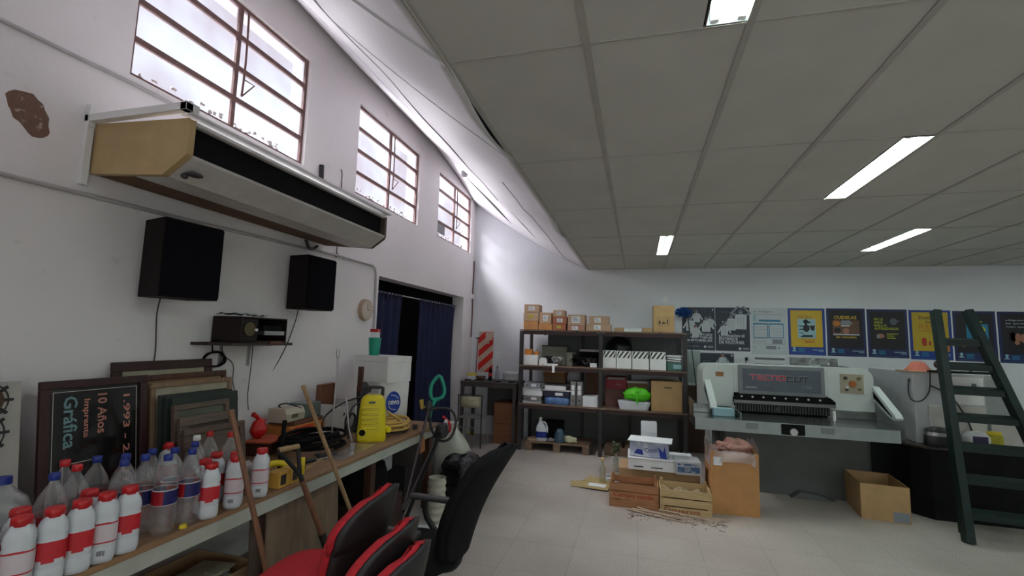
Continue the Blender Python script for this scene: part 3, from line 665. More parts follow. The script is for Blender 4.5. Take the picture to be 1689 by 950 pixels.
side(.375, .41, .06, .515, '1.993 - 2.003', M_pink, 'lettering'); side(.25, .295, .33, .53, '10 Años', M_pink, 'lettering'); side(.18, .215, .32, .51, 'Imprenta', M_pink, 'lettering'); side(.10, .16, .28, .53, 'Gráfica', M_teal2, 'lettering')
# white board with circles
t = lean('white_board', 'whitish board with black spiral and star drawings at the left picture edge', 'board', .95, .60, .62, -2.66, .14, [('board', MB().box(0, .012, 0, .58, 0, .62), mat('off white board', (.42, .40, .37), .7, var=.15), {})])
b = MB()
for cy_, cz, R0, nn in [(.46, .54, .075, 9), (.44, .40, .085, 10), (.30, .13, .20, 22)]:
    b.tube([(.014, cy_+R0*math.cos(2*PI*k/24), cz+R0*math.sin(2*PI*k/24)) for k in range(24)], .003, 5, closed=True, smooth=1)
    for k in range(nn):
        a = 2*PI*k/nn; b.box(.012, .020, -.015, .015, -.006, .006, X=Matrix.Translation((0, cy_+R0*math.cos(a), cz+R0*math.sin(a))) @ Matrix.Rotation(a, 4, 'X'))
for R0 in (.13, .155): b.tube([(.014, .30+R0*math.cos(2*PI*k/30), .13+R0*math.sin(2*PI*k/30)) for k in range(30)], .003, 5, closed=True, smooth=1)
b.build('drawing', M_ink, t)
MB().cyl((.012, .46, .54), (.015, .46, .54), .06, n=20).build('drawing_disc', mat('brown disc', (.10, .055, .035), .8, var=.4, scale=30), t, label='brown disc in the upper star')

# --- red wrapped thing on its orange sheet
single('folder', MB().box(-.1, .1, -.12, .14, 0, .012), mat('orange red folder', (.55, .10, .04), .6), 'orange red folder lying under the red bag', 'folder', (-2.62, 2.93, TZ+.09), .3, bevel=.002)
single('carton', MB().box(-.11, .10, -.11, .14, 0, .088), M_woodd, 'low dark brown box under the orange folder', 'box', (-2.64, 2.93, TZ+.001), .3, bevel=.003)
t = thing('shopping_bag', 'small round tied red plastic bag on the orange folder', 'bag', (-2.68, 2.92, TZ+.103))
M_redbag = mat('bright red bag', (.65, .012, .01), .35, var=.25, scale=20, bump=.5)
MB().blob((0, 0, .065), (.055, .062, .07), 22, 16, .10, 4, flat=-.063).build('body', M_redbag, t)
MB().tube([(0, 0, .12), (.0, -.02, .15), (.0, -.06, .175)], lambda q: .008+.012*q, 6).tube([(0, 0, .12), (.01, .02, .13), (.02, .05, .12)], lambda q: .010-.006*q, 6).build('knot', M_redbag, t)

# --- stack of cartons with the two devices
def cbox(name, label, cat, x, y, z, sx, sy, sz, m, rz=0, group=None, bevel=.003, lab=None, extra=None):
    t = thing(name, label, cat, (x, y, z), rz, group)
    MB().box(-sx/2, sx/2, -sy/2, sy/2, 0, sz).build('body', m, t, bevel=bevel)
    return t
t = cbox('carton', 'grey white flat carton at the bottom of the stack by the wall', 'box', -2.68, 3.32, TZ+.001, .32, .40, .075, mat('greyish card', (.30, .27, .25), .8), .05)
MB().box(.161, .163, -.18, .18, .05, .07).build('lid_edge', M_paper, t)
t = cbox('carton', 'bright orange red flat carton in the middle of the stack', 'box', -2.70, 3.32, TZ+.078, .28, .40, .07, M_orange, -.03)
MB().box(.141, .143, -.15, .05, .01, .065).build('side_label', mat('red orange panel', (.75, .08, .03), .6), t)
single('book', MB().box(-.12, .12, -.18, .17, 0, .03), mat('brown book cover', (.16, .07, .05), .6), 'brown thick book on the orange carton under the devices', 'book', (-2.71, 3.36, TZ+.15), .02, bevel=.003)
t = thing('label_printer', 'small cream device with a black cable on the carton stack', 'device', (-2.68, 3.20, TZ+.182), .05)
MB().prism([(-.08, 0), (.08, 0), (.085, .06), (.06, .105), (-.08, .105)], -.11, .11, 'y').build('body', mat('cream plastic', (.50, .45, .36), .5, var=.1), t, bevel=.01)
MB().box(.082, .087, -.05, .02, .03, .06).build('display', mat('dark olive display', (.12, .11, .06), .3), t)
MB().tube([(-.02, -.05, .105), (.0, -.10, .13), (.02, -.05, .14), (.04, .03, .115), (.07, .08, .09)], .006, 6).build('cable', M_black, t)
t = thing('power_supply', 'grey green metal device right of the cream device', 'device', (-2.70, 3.42, TZ+.182), .02)
MB().box(-.08, .08, -.09, .12, 0, .11).build('case', mat('grey green metal', (.15, .18, .17), .4, .3), t, bevel=.006)
MB().box(-.075, .075, -.085, .115, .111, .114).build('top_plate', mat('blue grey plate', (.22, .26, .26), .35, .3), t)

# --- white paper sack with boards and tools sticking out
t = thing('carton', 'tall open white carton with a printed mark, behind the black cables', 'box', (-2.64, 3.72, TZ+.001), .12)
wc = mat('off white carton', (.60, .58, .57), .7, var=.08)
b = MB().box(-.13, .13, -.18, -.176, 0, .27).box(-.13, .13, .176, .18, 0, .27).box(-.13, -.126, -.176, .176, 0, .27).box(.126, .13, -.176, .176, 0, .27).box(-.126, .126, -.176, .176, 0, .006)
b.build('body', wc, t)
MB().poly([(0, 0), (.05, .01), (.02, .04)], 0, 0, X=T(.132, -.05, .15, rz=PI/2)).rect(-.06, .12, .245, .25, 0, 0, X=T(.132, -.05, 0, rz=PI/2)).build('printed_mark', M_ink, t)
single('wooden_tray', MB().box(-.015, .015, -.13, .13, 0, .42).box(.015, .03, -.13, -.115, 0, .42).box(.015, .03, .115, .13, 0, .42).box(.015, .03, -.115, .115, .405, .42), woodmat('reddish brown tray', (.20, .075, .035), (.14, .05, .025), 2), 'reddish brown wooden tray standing in the white carton', 'tray', (-2.70, 3.69, TZ+.008), .12, bevel=.006)
t = thing('power_drill', 'black power tool standing among the cables beside the white carton', 'power tool', (-2.44, 3.86, TZ+.001), .1)
MB().loft([(0, .06, .07), (.03, .055, .07), (.10, .03, .04), (.22, .028, .035), (.30, .04, .06, .0, .01), (.40, .045, .07, 0, .02), (.44, .03, .04, 0, .02)], 16, 2.6).build('body', M_black, t)
MB().box(-.02, .02, -.055, -.02, .36, .58).build('blade', M_woodd, t)
MB().cyl((0, .05, .36), (0, .15, .35), .03, .022, 14).build('chuck', M_black, t)
b = MB().tube([(-2.33, 3.30, .83), (-2.34, 3.32, 1.1), (-2.34, 3.33, 1.48)], .006, 6).tube([(-2.34, 3.33, 1.46), (-2.34, 3.31, 1.50), (-2.335, 3.30, 1.55)], .004, 6).tube([(-2.34, 3.33, 1.46), (-2.34, 3.345, 1.50), (-2.345, 3.35, 1.55)], .004, 6)
o = single('fork_rod', b, M_metal, 'thin steel rod with a forked tip standing upright by the carton', 'rod')
b = MB().tube([(-2.30, 3.42, 1.15), (-2.15, 3.25, .96), (-2.08, 3.20, .87)], .007, 6, smooth=1).prism([(-.012, 0), (.012, 0), (.02, .06), (-.02, .06)], -.003, .003, 'y', X=T(-2.065, 3.19, .805, rz=.9))
single('soldering_iron', b, M_metal, 'steel spatula leaning in front of the pressure washer', 'spatula')

# --- pressure washer
M_kar = mat('pressure washer yellow', (.80, .66, .01), .35, var=.05)
t = thing('pressure_washer', 'yellow upright pressure washer with black handle on the bench', 'pressure washer', (-2.16, 3.60, TZ+.001), -1.05)
b = MB().loft([(0, .10, .115), (.02, .105, .12), (.10, .10, .115), (.25, .092, .105), (.33, .085, .098), (.36, .065, .08), (.37, .05, .06)], 28, 4.2); kb = b.build('body', M_kar, t)
b = MB()
for k in range(5): b.box(.085, .112, -.085, .055, .10+k*.042, .128+k*.042)
b.build('front_fins', M_kar, kb, bevel=.006)
MB().box(.09, .104, -.03, .02, .31, .325).build('badge', mat('grey badge', (.12, .12, .10), .5), kb)
MB().box(.086, .106, -.108, -.03, .01, .085).build('front_foot', M_kar, t, bevel=.01)
b = MB().cyl((.09, -.07, .08), (.125, -.07, .08), .036, n=20); b.build('outlet_ring', M_kar, t); MB().cyl((.12, -.07, .08), (.127, -.07, .08), .026, n=18).build('outlet', M_blackm, t)
b = MB().cyl((-.02, .10, .08), (.02, .145, .08), .03, .025, 14); b.build('inlet_knob', M_kar, t)
b = MB().tube([(0, -.07, .33), (0, -.075, .41), (0, -.06, .43), (0, .06, .43), (0, .075, .41), (0, .07, .33)], .014, 8, smooth=2).box(-.03, .03, -.085, -.05, .30, .36).box(-.03, .03, .05, .085, .30, .36)
b.build('handle', M_black, t)
# --- white drum with the blue oval logo and the foam box on it
t = thing('bin', 'white square drum with a blue oval logo beside the doorway', 'drum', (-2.40, 4.27, TZ+.001), 0)
MB().loft([(0, .145, .145), (.01, .155, .155), (.40, .165, .165), (.42, .16, .16)], 32, 6).build('body', M_white, t)
X = T(.167, -.02, .23, rz=PI/2)
b = MB(); 
def logo(b, X):
    b.ell(0, 0, .075, .105, 0, 0, 32, X)
    b.text('cevo', -.055, .062, -.022, .018, -.0008, 1, X, bold=.03)
    for s_ in (1, -1): b.tube([(-.05*s_, -.0006, -.03*s_), (-.02*s_, -.0006, -.062*s_), (.03*s_, -.0006, -.07*s_)], .004, 5, 1, X)
logo(b, X); b.build('logo', [mat('logo blue', (.01, .06, .42), .4), M_white], t)
t.rotation_euler.z = -.62
t = thing('foam_box', 'white foam cooler box resting on the logo drum', 'box', (-2.46, 4.25, 1.223), -.22)
MB().prism([(-.24, -.16), (.20, -.16), (.24, -.12), (.24, .14), (.2, .18), (-.24, .18)], 0, .19, 'z').build('body', M_white, t, bevel=.012)
MB().prism([(-.242, -.162), (.202, -.162), (.243, -.12), (.243, .14), (.202, .182), (-.242, .182)], .192, .245, 'z').build('lid', M_white, t, bevel=.012)
t = thing('cup', 'tall green plastic tumbler on the foam box', 'cup', (-2.56, 4.23, 1.47))
MB().loft([(0, .046, .046), (.005, .05, .05), (.17, .062, .062), (.175, .058, .058)], 24).build('body', M_teal, t)
t = thing('carton', 'small red and white packet standing in the green tumbler', 'box', (-2.56, 4.23, 1.646), .2)
MB().box(-.035, .035, -.045, .045, 0, .055).build('body', M_paper, t); MB().box(-.036, .036, -.046, .046, .055, .085).build('top_band', M_red, t)

# --- yellow garden hose, cables
rr = random.Random(11)
def coil(cx, cy, z0, rx, ry, turns, rad, jit, dz, seed, tail=()):
    rr = random.Random(seed); pts = []
    n_ = turns*12
    for k in range(n_):
        a = 2*PI*k/12; s_ = 1+jit*math.sin(k*.37+seed)+jit*.5*rr.uniform(-1, 1)
        pts.append((cx+rx*s_*math.cos(a), cy+ry*s_*math.sin(a), z0+dz*k/n_+.006*math.sin(k*.9)))
    return list(tail)+pts
M_hose = mat('yellow garden hose', (.62, .40, .10), .45, var=.15)
b = MB().tube(coil(-2.17, 3.93, TZ+.035, .14, .19, 6, .011, .10, .085, 3, [(-2.16, 3.84, TZ+.20), (-2.12, 3.88, TZ+.16), (-2.05, 3.95, TZ+.09)]), .011, 7, smooth=2)
b.build('hose_body', M_hose); o = tag(bpy.data.objects['hose_body'], 'coiled yellow garden hose at the far end of the bench', 'hose'); o.name = 'garden_hose'
b = MB().tube(coil(-2.13, 3.95, TZ+.008, .10, .14, 3, .006, .15, .02, 5), .005, 6)
single('cable', b, M_black, 'thin black cable on the bench below the hose', 'cable')
single('plug', MB().box(-.02, .02, -.03, .03, 0, .04).cyl((0, .03, .02), (0, .06, .02), .012, n=8), M_dkmetal, 'grey cable plug near the bench edge under the hose', 'plug', (-2.03, 4.15, TZ+.002), .6, bevel=.003)
b = MB().tube(coil(-2.36, 3.12, TZ+.03, .17, .24, 7, .013, .16, .11, 8), .012, 6, smooth=2)
single('cable', b, M_blackm, 'thick heap of black cable in the middle of the bench', 'cable')
b = MB().tube([(-2.42, 3.30, .92), (-2.45, 3.36, 1.0), (-2.38, 3.45, 1.09), (-2.26, 3.55, 1.15), (-2.2, 3.60, 1.13)], .007, 6).tube([(-2.30, 3.48, .82), (-2.28, 3.43, .95), (-2.26, 3.46, 1.08), (-2.22, 3.55, 1.12)], .007, 6)
for k in range(3): b.tube([(-2.28+.02*math.sin(a+k), 3.47+.05*math.cos(a), .95+.08*math.sin(a)) for a in [2*PI*q/12 for q in range(12)]], .006, 6, closed=True, smooth=1)
single('spray_hose', b, M_black, 'black high pressure hose looping beside the yellow washer', 'hose')
b = MB().cyl((0, 0, 0), (.0, .02, .33), .010, .014, 10)
single('file', b, M_blackm, 'black upright bar rising from the cables by the shovel handle', 'bar', (-2.12, 2.50, TZ+.001), 0)
t = thing('measuring_tape', 'yellow and black tape measure on the bench edge behind the shovel', 'tape measure', (-2.04, 2.60, TZ+.002), .7)
MB().cyl((-.02, 0, .05), (.02, 0, .05), .045, n=24).box(-.02, .02, -.045, .0, 0, .05).build('case', M_yel, t, bevel=.004); MB().cyl((.018, 0, .05), (.024, 0, .05), .033, n=20).build('side_disc', M_blackm, t)
t = thing('chainsaw_handle', 'yellow and black grip tool lying behind the shovel grip', 'tool', (-2.14, 2.46, TZ+.03), .9)
MB().tube([(-.05, 0, .02), (0, 0, .05), (.06, 0, .045), (.09, 0, .0)], .02, 8).build('grip', M_yel, t); MB().tube([(-.05, 0, .02), (-.10, 0, .0), (-.12, 0, -.02)], .022, 8).build('tail', M_black, t)
for k in range(2):
    t = thing('battery_box', ['yellow and black small carton at the bench edge, left one of two', 'yellow and black small carton at the bench edge, right one of two'][k], 'box', (-1.985, 2.345+.095*k, TZ+.001), .03, 'small yellow and black cartons')
    MB().box(-.04, .04, -.045, .045, 0, .085).build('body', mat('amber carton', (.62, .36, .06), .5), t, bevel=.002)
    MB().box(.041, .0415, -.032, .012, .015, .07).build('black_panel', M_ink, t)
t = thing('plastic_bag', 'crumpled translucent plastic bag behind the yellow cartons', 'bag', (-2.13, 2.30, TZ+.001))
MB().blob((0, 0, .06), (.07, .09, .075), 20, 12, .25, 12, flat=-.058).build('body', mat('cloudy plastic film', (.42, .40, .38), .25, var=.2, scale=20, bump=.6), t)
rr = random.Random(4)
SM = [('bolt', 'small grey metal bolt among the scraps on the bench', 'bolt'), ('rag', 'crumpled pale rag scrap near the tape measure', 'rag'), ('wood_offcut', 'thin pale wood offcut at the bench edge', 'offcut'), ('pliers', 'dark pliers in front of the cable heap', 'pliers'), ('screwdriver', 'dark screwdriver left of the spatula', 'screwdriver')]
single('rag', MB().blob((0, 0, .012), (.05, .04, .018), 12, 8, .4, 3, flat=-.011), mat('pale rag', (.38, .36, .32), .9), SM[1][1], 'rag', (-2.03, 2.50, TZ+.001))
single('wood_offcut', MB().box(-.01, .01, -.14, .14, 0, .012), M_card, SM[2][1], 'offcut', (-2.08, 2.76, TZ+.001), .25, bevel=.001)
single('pliers', MB().tube([(-.09, -.03, .012), (0, 0, .012), (.05, .01, .012)], .009, 6).tube([(-.09, .04, .012), (0, 0, .012), (.05, -.01, .012)], .009, 6), M_black, SM[3][1], 'pliers', (-2.14, 3.02, TZ+.001), 1.0)
t = thing('screwdriver', SM[4][1], 'screwdriver', (-2.13, 2.86, TZ+.014), 1.2)
MB().cyl((-.1, 0, 0), (0, 0, 0), .013, .011, 10).build('grip', M_black, t); MB().cyl((0, 0, 0), (.1, 0, 0), .003, n=8).build('shaft', M_metal, t)
single('acrylic_sheet', MB().box(-.13, .02, -.30, .22, 0, .004), clearmat('thin acrylic', (.9, .85, .82), .1, .8, .1), 'thin clear plastic sheet lying on the bench front below the washer', 'sheet', (-2.02, 3.22, TZ+.001), .06)

# --- leaning sticks and shovel
def stick(name, label, p, q, r0, r1, m, extra=None, cat='stick'):
    t = thing(name, label, cat, p); d = tuple(q[i]-p[i] for i in range(3))
    MB().cyl((0, 0, 0), d, r0, r1, 14).build('shaft', m, t, bevel=.003); return t, Vector(d)
M_stk1 = woodmat('reddish stick', (.26, .12, .06), (.18, .08, .045), 2, rough=.45); M_stk2 = woodmat('pale stick', (.42, .28, .14), (.30, .19, .10), 2, rough=.45)
def onray(y, z, X=-1.9): return (X, y, z)
b = MB().cyl((-1.62, 2.10, .011), (-1.935, 1.92, 1.29), .0145, .0125, 14); single('broomstick', b, M_stk1, 'reddish broomstick leaning among the white bottles', 'broomstick', bevel=.002)
b = MB().cyl((-1.66, 2.98, .011), (-1.935, 2.43, 1.36), .013, .012, 14); single('broomstick', b, M_stk2, 'pale broomstick leaning on the bench in front of the cable heap', 'broomstick', bevel=.002)
t = thing('shovel', 'shovel with D shaped grip standing head down before the bench', 'shovel', (0, 0, 0))
P0 = Vector((-1.92, 2.33, 1.02)); P1 = Vector((-1.885, 2.42, .82)); P2 = Vector((-1.82, 2.58, .43)); P3 = Vector((-1.78, 2.70, .06))
MB().cyl(P1, P2, .016, .019, 12).build('shaft', M_stk1, t)
d = (P1-P2).normalized(); sd = Vector((.25, .95, 0)).normalized()
b = MB().tube([P1, P1+d*.04, P0-sd*.055-d*.02, P0-sd*.06+d*.0], .012, 8, smooth=2).tube([P1, P1+d*.04, P0+sd*.055-d*.02, P0+sd*.06], .012, 8, smooth=2)
b.build('yoke', M_black, t)
MB().cyl(P0-sd*.062, P0+sd*.062, .015, n=12).build('grip', M_stk2, t)
b = MB().cyl(P2+d*.06, P2-d*.12, .022, .026, 12).prism([(-.03, 0), (.03, 0), (.09, -.03), (.10, -.2), (.0, -.30), (-.10, -.2), (-.09, -.03)], -.003, .003, 'y', X=Matrix.Translation(P2-d*.10) @ Matrix.Rotation(.5, 4, 'Z') @ Matrix.Rotation(-.15, 4, 'X'))
b.build('blade', M_dkmetal, t)

# --- under the bench
def openbox(b, sx, sy, sz, th=.006, X=I4, fl=0, mi=0, mi2=1):
    b.box(-sx/2, sx/2, -sy/2, -sy/2+th, 0, sz, mi, X).box(-sx/2, sx/2, sy/2-th, sy/2, 0, sz, mi, X).box(-sx/2, -sx/2+th, -sy/2+th, sy/2-th, 0, sz, mi, X).box(sx/2-th, sx/2, -sy/2+th, sy/2-th, 0, sz, mi, X).box(-sx/2+th, sx/2-th, -sy/2+th, sy/2-th, 0, th, mi2, X)
t = thing('carton', 'brown carton of papers on the floor under the near part of the bench', 'box', (-2.40, 2.15, 0.001), 0)
b = MB(); openbox(b, .44, .60, .33); b.build('body', [M_card, M_cardin], t); MB().box(-.21, .21, -.29, .29, .008, .262).build('packed_paper', M_cardin, t)
rr = random.Random(8)
for k in range(5):
    single('magazine', MB().box(-.10, .10, -.14, .14, 0, .012), [M_grey, mat('pinkish paper', (.35, .27, .25), .7), M_paper, M_grey, M_beige][k], ['grey magazine lowest in the carton under the bench', 'pinkish magazine in the carton under the bench', 'white magazine second from top in the carton under the bench', 'grey magazine on the top left of the carton under the bench', 'beige magazine on top in the carton under the bench'][k], 'magazine', (-2.36+.03*math.sin(k*2), 2.17+.05*math.cos(k*3), .27+.0145*k), .3*math.sin(k*1.7), bevel=.002, group='magazines in the carton under the bench')
o = single('plywood_sheet', MB().box(0, .012, 0, .62, 0, .66), woodmat('dusty plywood', (.26, .18, .12), (.17, .12, .085), 2, 3, .7, 5), 'dusty brown plywood sheet leaning under the bench apron', 'board', (-2.03, 2.36, .004)); o.rotation_euler = (0, -.06, -.05)
o = single('plywood_sheet', MB().box(0, .012, 0, .50, 0, .68), woodmat('dark plywood', (.12, .075, .055), (.08, .05, .04), 2, 3, .7, 5), 'darker board edge just left of the dusty plywood', 'board', (-2.09, 2.30, .004)); o.rotation_euler = (0, -.05, -.05)
t = thing('trash_bag', 'black bundled cloth bag under the bench by the plywood', 'bag', (-2.26, 3.66, .302))
MB().blob((0, 0, .16), (.20, .24, .19), 24, 16, .10, 21, flat=-.155).build('body', M_blackm, t)
single('toolbox', MB().box(-.24, .24, -.20, .34, 0, .30), mat('dark red brown case', (.05, .02, .018), .6), 'dark red brown case on the floor under the black bundle', 'case', (-2.26, 3.62, .001), 0, bevel=.02)
t = thing('carton', 'white small box beyond the black bundle under the bench', 'box', (-2.45, 4.24, .36), .1); MB().box(-.1, .1, -.1, .1, 0, .14).build('body', M_paper, t)
single('storage_crate', MB().box(-.15, .18, -.2, .25, 0, .358), M_blackm, 'black crate carrying the small white box under the bench end', 'crate', (-2.45, 4.22, .001), 0, bevel=.01)
for k, (x, y, z) in enumerate([(-1.78, 3.05, .04), (-1.70, 3.16, .04), (-1.85, 3.18, .04)]):
    single('old_shoe', MB().blob((0, 0, .03), (.045, .10, .045), 14, 10, .15, k+30, flat=-.028), [mat('brown leather', (.10, .06, .04), .7), mat('grey brown leather', (.16, .13, .10), .7), mat('brown leather', (.1, .06, .04))][k], ['brown old shoe before the case under the bench, left', 'greyish old shoe before the case under the bench, nearest', 'brown old shoe before the case under the bench, rear'][k], 'shoe', (x, y, .001), .5*k)

# --- string trimmers leaning over the bench end
def trimmer(label, g, h, hm, bend, head=True):
    t = thing('string_trimmer', label, 'garden tool', (0, 0, 0)); g = Vector(g); h = Vector(h); d = (h-g).normalized()
    MB().cyl(g, h, .013, n=10).build('shaft', hm, t)
    return t, g, h, d
t, g_, h_, d = trimmer('string trimmer with a bright green loop grip leaning on the bench end', (-1.99, 4.36, .975), (-1.55, 2.95, .32), mat('dark tube', (.05, .04, .045), .4, .5), 0)
ax = Vector((-.02, .28, .96)).normalized(); side_ = Vector((.75, .65, -.1)).normalized()
base = g_+Vector((.02, .02, -.08))
def gp(a, c): return tuple(base+ax*a+side_*c)
b = MB().tube([gp(-.02, -.02), gp(.08, -.01), gp(.15, .015), gp(.17, .03)], lambda q: .022-.004*q, 8, smooth=2)
b.tube([gp(.15, .0), gp(.20, -.04), gp(.30, -.045), gp(.38, .0), gp(.385, .04), gp(.27, .095), gp(.19, .085)], .019, 8, closed=True, smooth=2)
b.build('loop_grip', M_teal, t, label='bright green loop grip')
MB().cyl(tuple(g_+Vector((-.07, -.01, -.02))), tuple(g_+Vector((-.09, .0, .07))), .018, .024, n=8).cyl(tuple(g_), tuple(g_+Vector((-.075, -.01, .0))), .012, n=8).build('fuel_cap', mat('dark yellow connector', (.5, .36, .05), .5), t, label='dark yellow knob')
MB().blob(tuple(g_), (.035, .06, .06), 14, 10, .1, 3).build('switch_housing', M_black, t)
b = MB().blob(tuple(h_), (.10, .12, .06), 16, 10, .1, 5); b.build('cutting_head', mat('dark green plastic', (.01, .05, .03), .5), t)
t, g_, h_, d = trimmer('string trimmer with black handlebar loop and red trigger over the bench end', (-1.80, 4.25, .80), (-1.55, 3.10, .42), M_blackm, 0)
b = MB().tube([tuple(g_+Vector(p)) for p in [(-.16, .06, .13), (-.11, .12, .17), (.03, .14, .16), (.10, .10, .06), (.08, .04, -.08), (-.01, -.0, -.11), (-.10, .0, -.02)]], .013, 8, smooth=3, closed=True)
b.build('handlebar', M_black, t)
MB().blob(tuple(g_+Vector((0, .0, -.02))), (.06, .08, .075), 14, 10, .12, 6).build('motor_housing', M_black, t)
MB().tube([tuple(g_+Vector(p)) for p in [(-.04, .10, .10), (.02, .11, .05), (.045, .10, -.01), (.02, .10, -.05)]], .014, 8).build('trigger', M_red, t, label='red trigger lever')
MB().blob(tuple(g_+Vector((0, .10, .04))), (.02, .03, .04), 10, 8, .1, 2).build('guard_plate', M_white, t)
MB().cyl(g_+Vector((-.03, -.02, -.06)), h_+Vector((-.05, .05, .02)), .012, n=8).build('second_tube', M_dkmetal, t)
o = single('hand_saw', MB().prism([(-.03, 0), (.03, .02), (.02, .14), (-.02, .13)], -.012, .012, 'y'), mat('orange wood', (.40, .17, .06), .5), 'orange wooden saw handle below the bench end', 'saw', (-1.89, 4.02, .62), 1.2, bevel=.005)
b = MB().cyl((-1.89, 4.02, .74), (-1.90, 4.03, .765), .008, n=8).box(-1.905, -1.89, 4.0, 4.04, .745, .799)
single('hook', b, M_dkmetal, 'dark hook holding the saw under the bench end', 'hook')

# --- bucket, bags by the doorway
t = thing('corrugated_pipe', 'white ribbed plastic cylinder standing on the floor beyond the bench', 'pipe', (-1.80, 4.19, .001))
pr_ = []
for k in range(31):
    z = .37*k/30; R = .082+.005*math.sin(k*PI/2.5); pr_.append((z, R, R))
pr_ += [(.372, .075, .075), (.30, .074, .074), (.05, .072, .072)]
MB().loft(pr_, 28).build('body', mat('dirty white plastic', (.50, .48, .40), .5, var=.15), t)
single('paper_sheet', MB().box(-.16, .16, -.12, .12, 0, .003), M_paper, 'white sheet of paper on the floor under the ribbed cylinder', 'paper', (-1.74, 3.93, .0005), .3)
bpy.data.objects['corrugated_pipe'].location.z = .004
t = thing('trash_bag', 'shiny black trash bag behind the white ribbed cylinder', 'bag', (-1.78, 4.87, .001))
MB().blob((0, 0, .2), (.27, .28, .24), 28, 18, .12, 31, flat=-.198, fr=4).build('body', mat('shiny black film', (.012, .012, .014), .2, bump=.8, scale=14), t, label='glossy black film')
b = MB().blob((.20, -.20, .17), (.07, .05, .05), 12, 8, .2, 33); b.build('label', mat('pale green label', (.30, .42, .38), .5, c2=(.05, .18, .14), lo=.45, hi=.55, scale=30), t)
t = thing('sack', 'tall white woven sack behind the black trash bag', 'bag', (-2.12, 5.35, .001))
MB().loft([(0, .22, .2, 0, 0), (.08, .26, .23, 0, 0), (.25, .25, .21, 0, 0), (.40, .20, .17, 0, 0), (.52, .13, .11, -.02, 0), (.60, .06, .06, -.03, 0), (.66, .09, .08, -.03, 0)], 26, 2.3).build('body', mat('white woven plastic', (.46, .47, .40), .5, var=.3, scale=6, bump=.3), t, subd=1)
t = thing('carton', 'dark grey tall open carton under the far bench end', 'box', (-2.34, 4.80, .001), .1)
b = MB(); openbox(b, .36, .30, .55, .008); b.build('body', [mat('dark grey card', (.09, .08, .075), .8), M_cardin], t)

# ================================================================ back wall
def wallmat_thing(name, label, cat, x, z, group=None, y=YB-.001): return thing(name, label, cat, (x, y, z), 0, group)
G_POST = 'posters in a row on the back wall'
C = {k: mat('print '+k, v, .45, var=.05) for k, v in dict(night=(.018, .028, .05), navy=(.012, .02, .10), blue=(.01, .04, .26), black=(.010, .009, .014), white=(.55, .60, .63), grey=(.22, .25, .29), midgrey=(.10, .12, .15), yellow=(.52, .36, .02), gold=(.62, .40, .02), orange=(.50, .16, .02), lime=(.45, .50, .02), pale=(.30, .50, .56), sky=(.02, .20, .36), brown=(.14, .07, .04), skin=(.35, .16, .10), red=(.45, .03, .02), lemon=(.55, .50, .02), text=(.10, .10, .11), lgrey=(.38, .42, .45)).items()}
CK = list(C); CM = [C[k] for k in CK]; ci = {k: i for i, k in enumerate(CK)}
def player(b, cx, cz, s, y, arms=0, headc='grey', stripe=True):
    w_ = ci['white']; g_ = ci['grey']
    b.poly([(cx-.05*s, cz), (cx+.05*s, cz), (cx+.055*s, cz+.13*s), (cx+.035*s, cz+.15*s), (cx-.035*s, cz+.15*s), (cx-.055*s, cz+.13*s)], y, w_)
    if arms == 1:
        b.poly([(cx-.055*s, cz+.13*s), (cx-.10*s, cz+.16*s), (cx-.03*s, cz+.235*s), (cx-.01*s, cz+.225*s), (cx-.07*s, cz+.165*s), (cx-.035*s, cz+.15*s)], y, g_)
        b.poly([(cx+.055*s, cz+.13*s), (cx+.10*s, cz+.16*s), (cx+.03*s, cz+.235*s), (cx+.01*s, cz+.225*s), (cx+.07*s, cz+.165*s), (cx+.035*s, cz+.15*s)], y, g_)
    else:
        b.poly([(cx-.055*s, cz+.13*s), (cx-.035*s, cz+.15*s), (cx-.05*s, cz+.09*s), (cx-.085*s, cz+.03*s), (cx-.10*s, cz+.045*s)], y, w_)
        b.poly([(cx+.055*s, cz+.13*s), (cx+.035*s, cz+.15*s), (cx+.05*s, cz+.09*s), (cx+.085*s, cz+.03*s), (cx+.10*s, cz+.045*s)], y, w_)
    if stripe:
        for k in (-.026, .0, .026): b.rect(cx+(k-.004)*s, cx+(k+.004)*s, cz+.005*s, cz+.125*s, y-.0003, ci['lgrey'])
    b.ell(cx, cz+.175*s, .020*s, .027*s, y-.0003, ci[headc], 14); b.ell(cx, cz+.19*s, .021*s, .014*s, y-.0006, ci['midgrey'], 12)
def poster(x0, x1, z0, z1, label, base, art):
    t = wallmat_thing('poster', label, 'poster', x0, z0, G_POST); w_, h = x1-x0, z1-z0
    sh_ = MB().box(0, w_, -.002, 0, 0, h).build('sheet', C[base], t)
    b = MB(); art(b, w_, h, -.0024); b.build('print', CM, sh_)
def logos(b, w_, h, y):
    b.poly([(.04, .05), (.11, .05), (.085, .075), (.095, .10), (.055, .10), (.065, .075)], y-.0003, ci['pale']); b.ell(.075, .10, .02, .018, y-.0006, ci['pale'])
    for k in range(4): b.rect(.13, .22-.01*(k % 2), .045+.016*k, .055+.016*k, y-.0003, ci['sky'])
    b.rect(.32, w_-.03, .075, .086, y-.0003, ci['pale']); b.rect(.40, w_-.03, .055, .064, y-.0003, ci['pale']); b.rect(.03, w_-.03, .02, .023, y-.0003, ci['sky'])
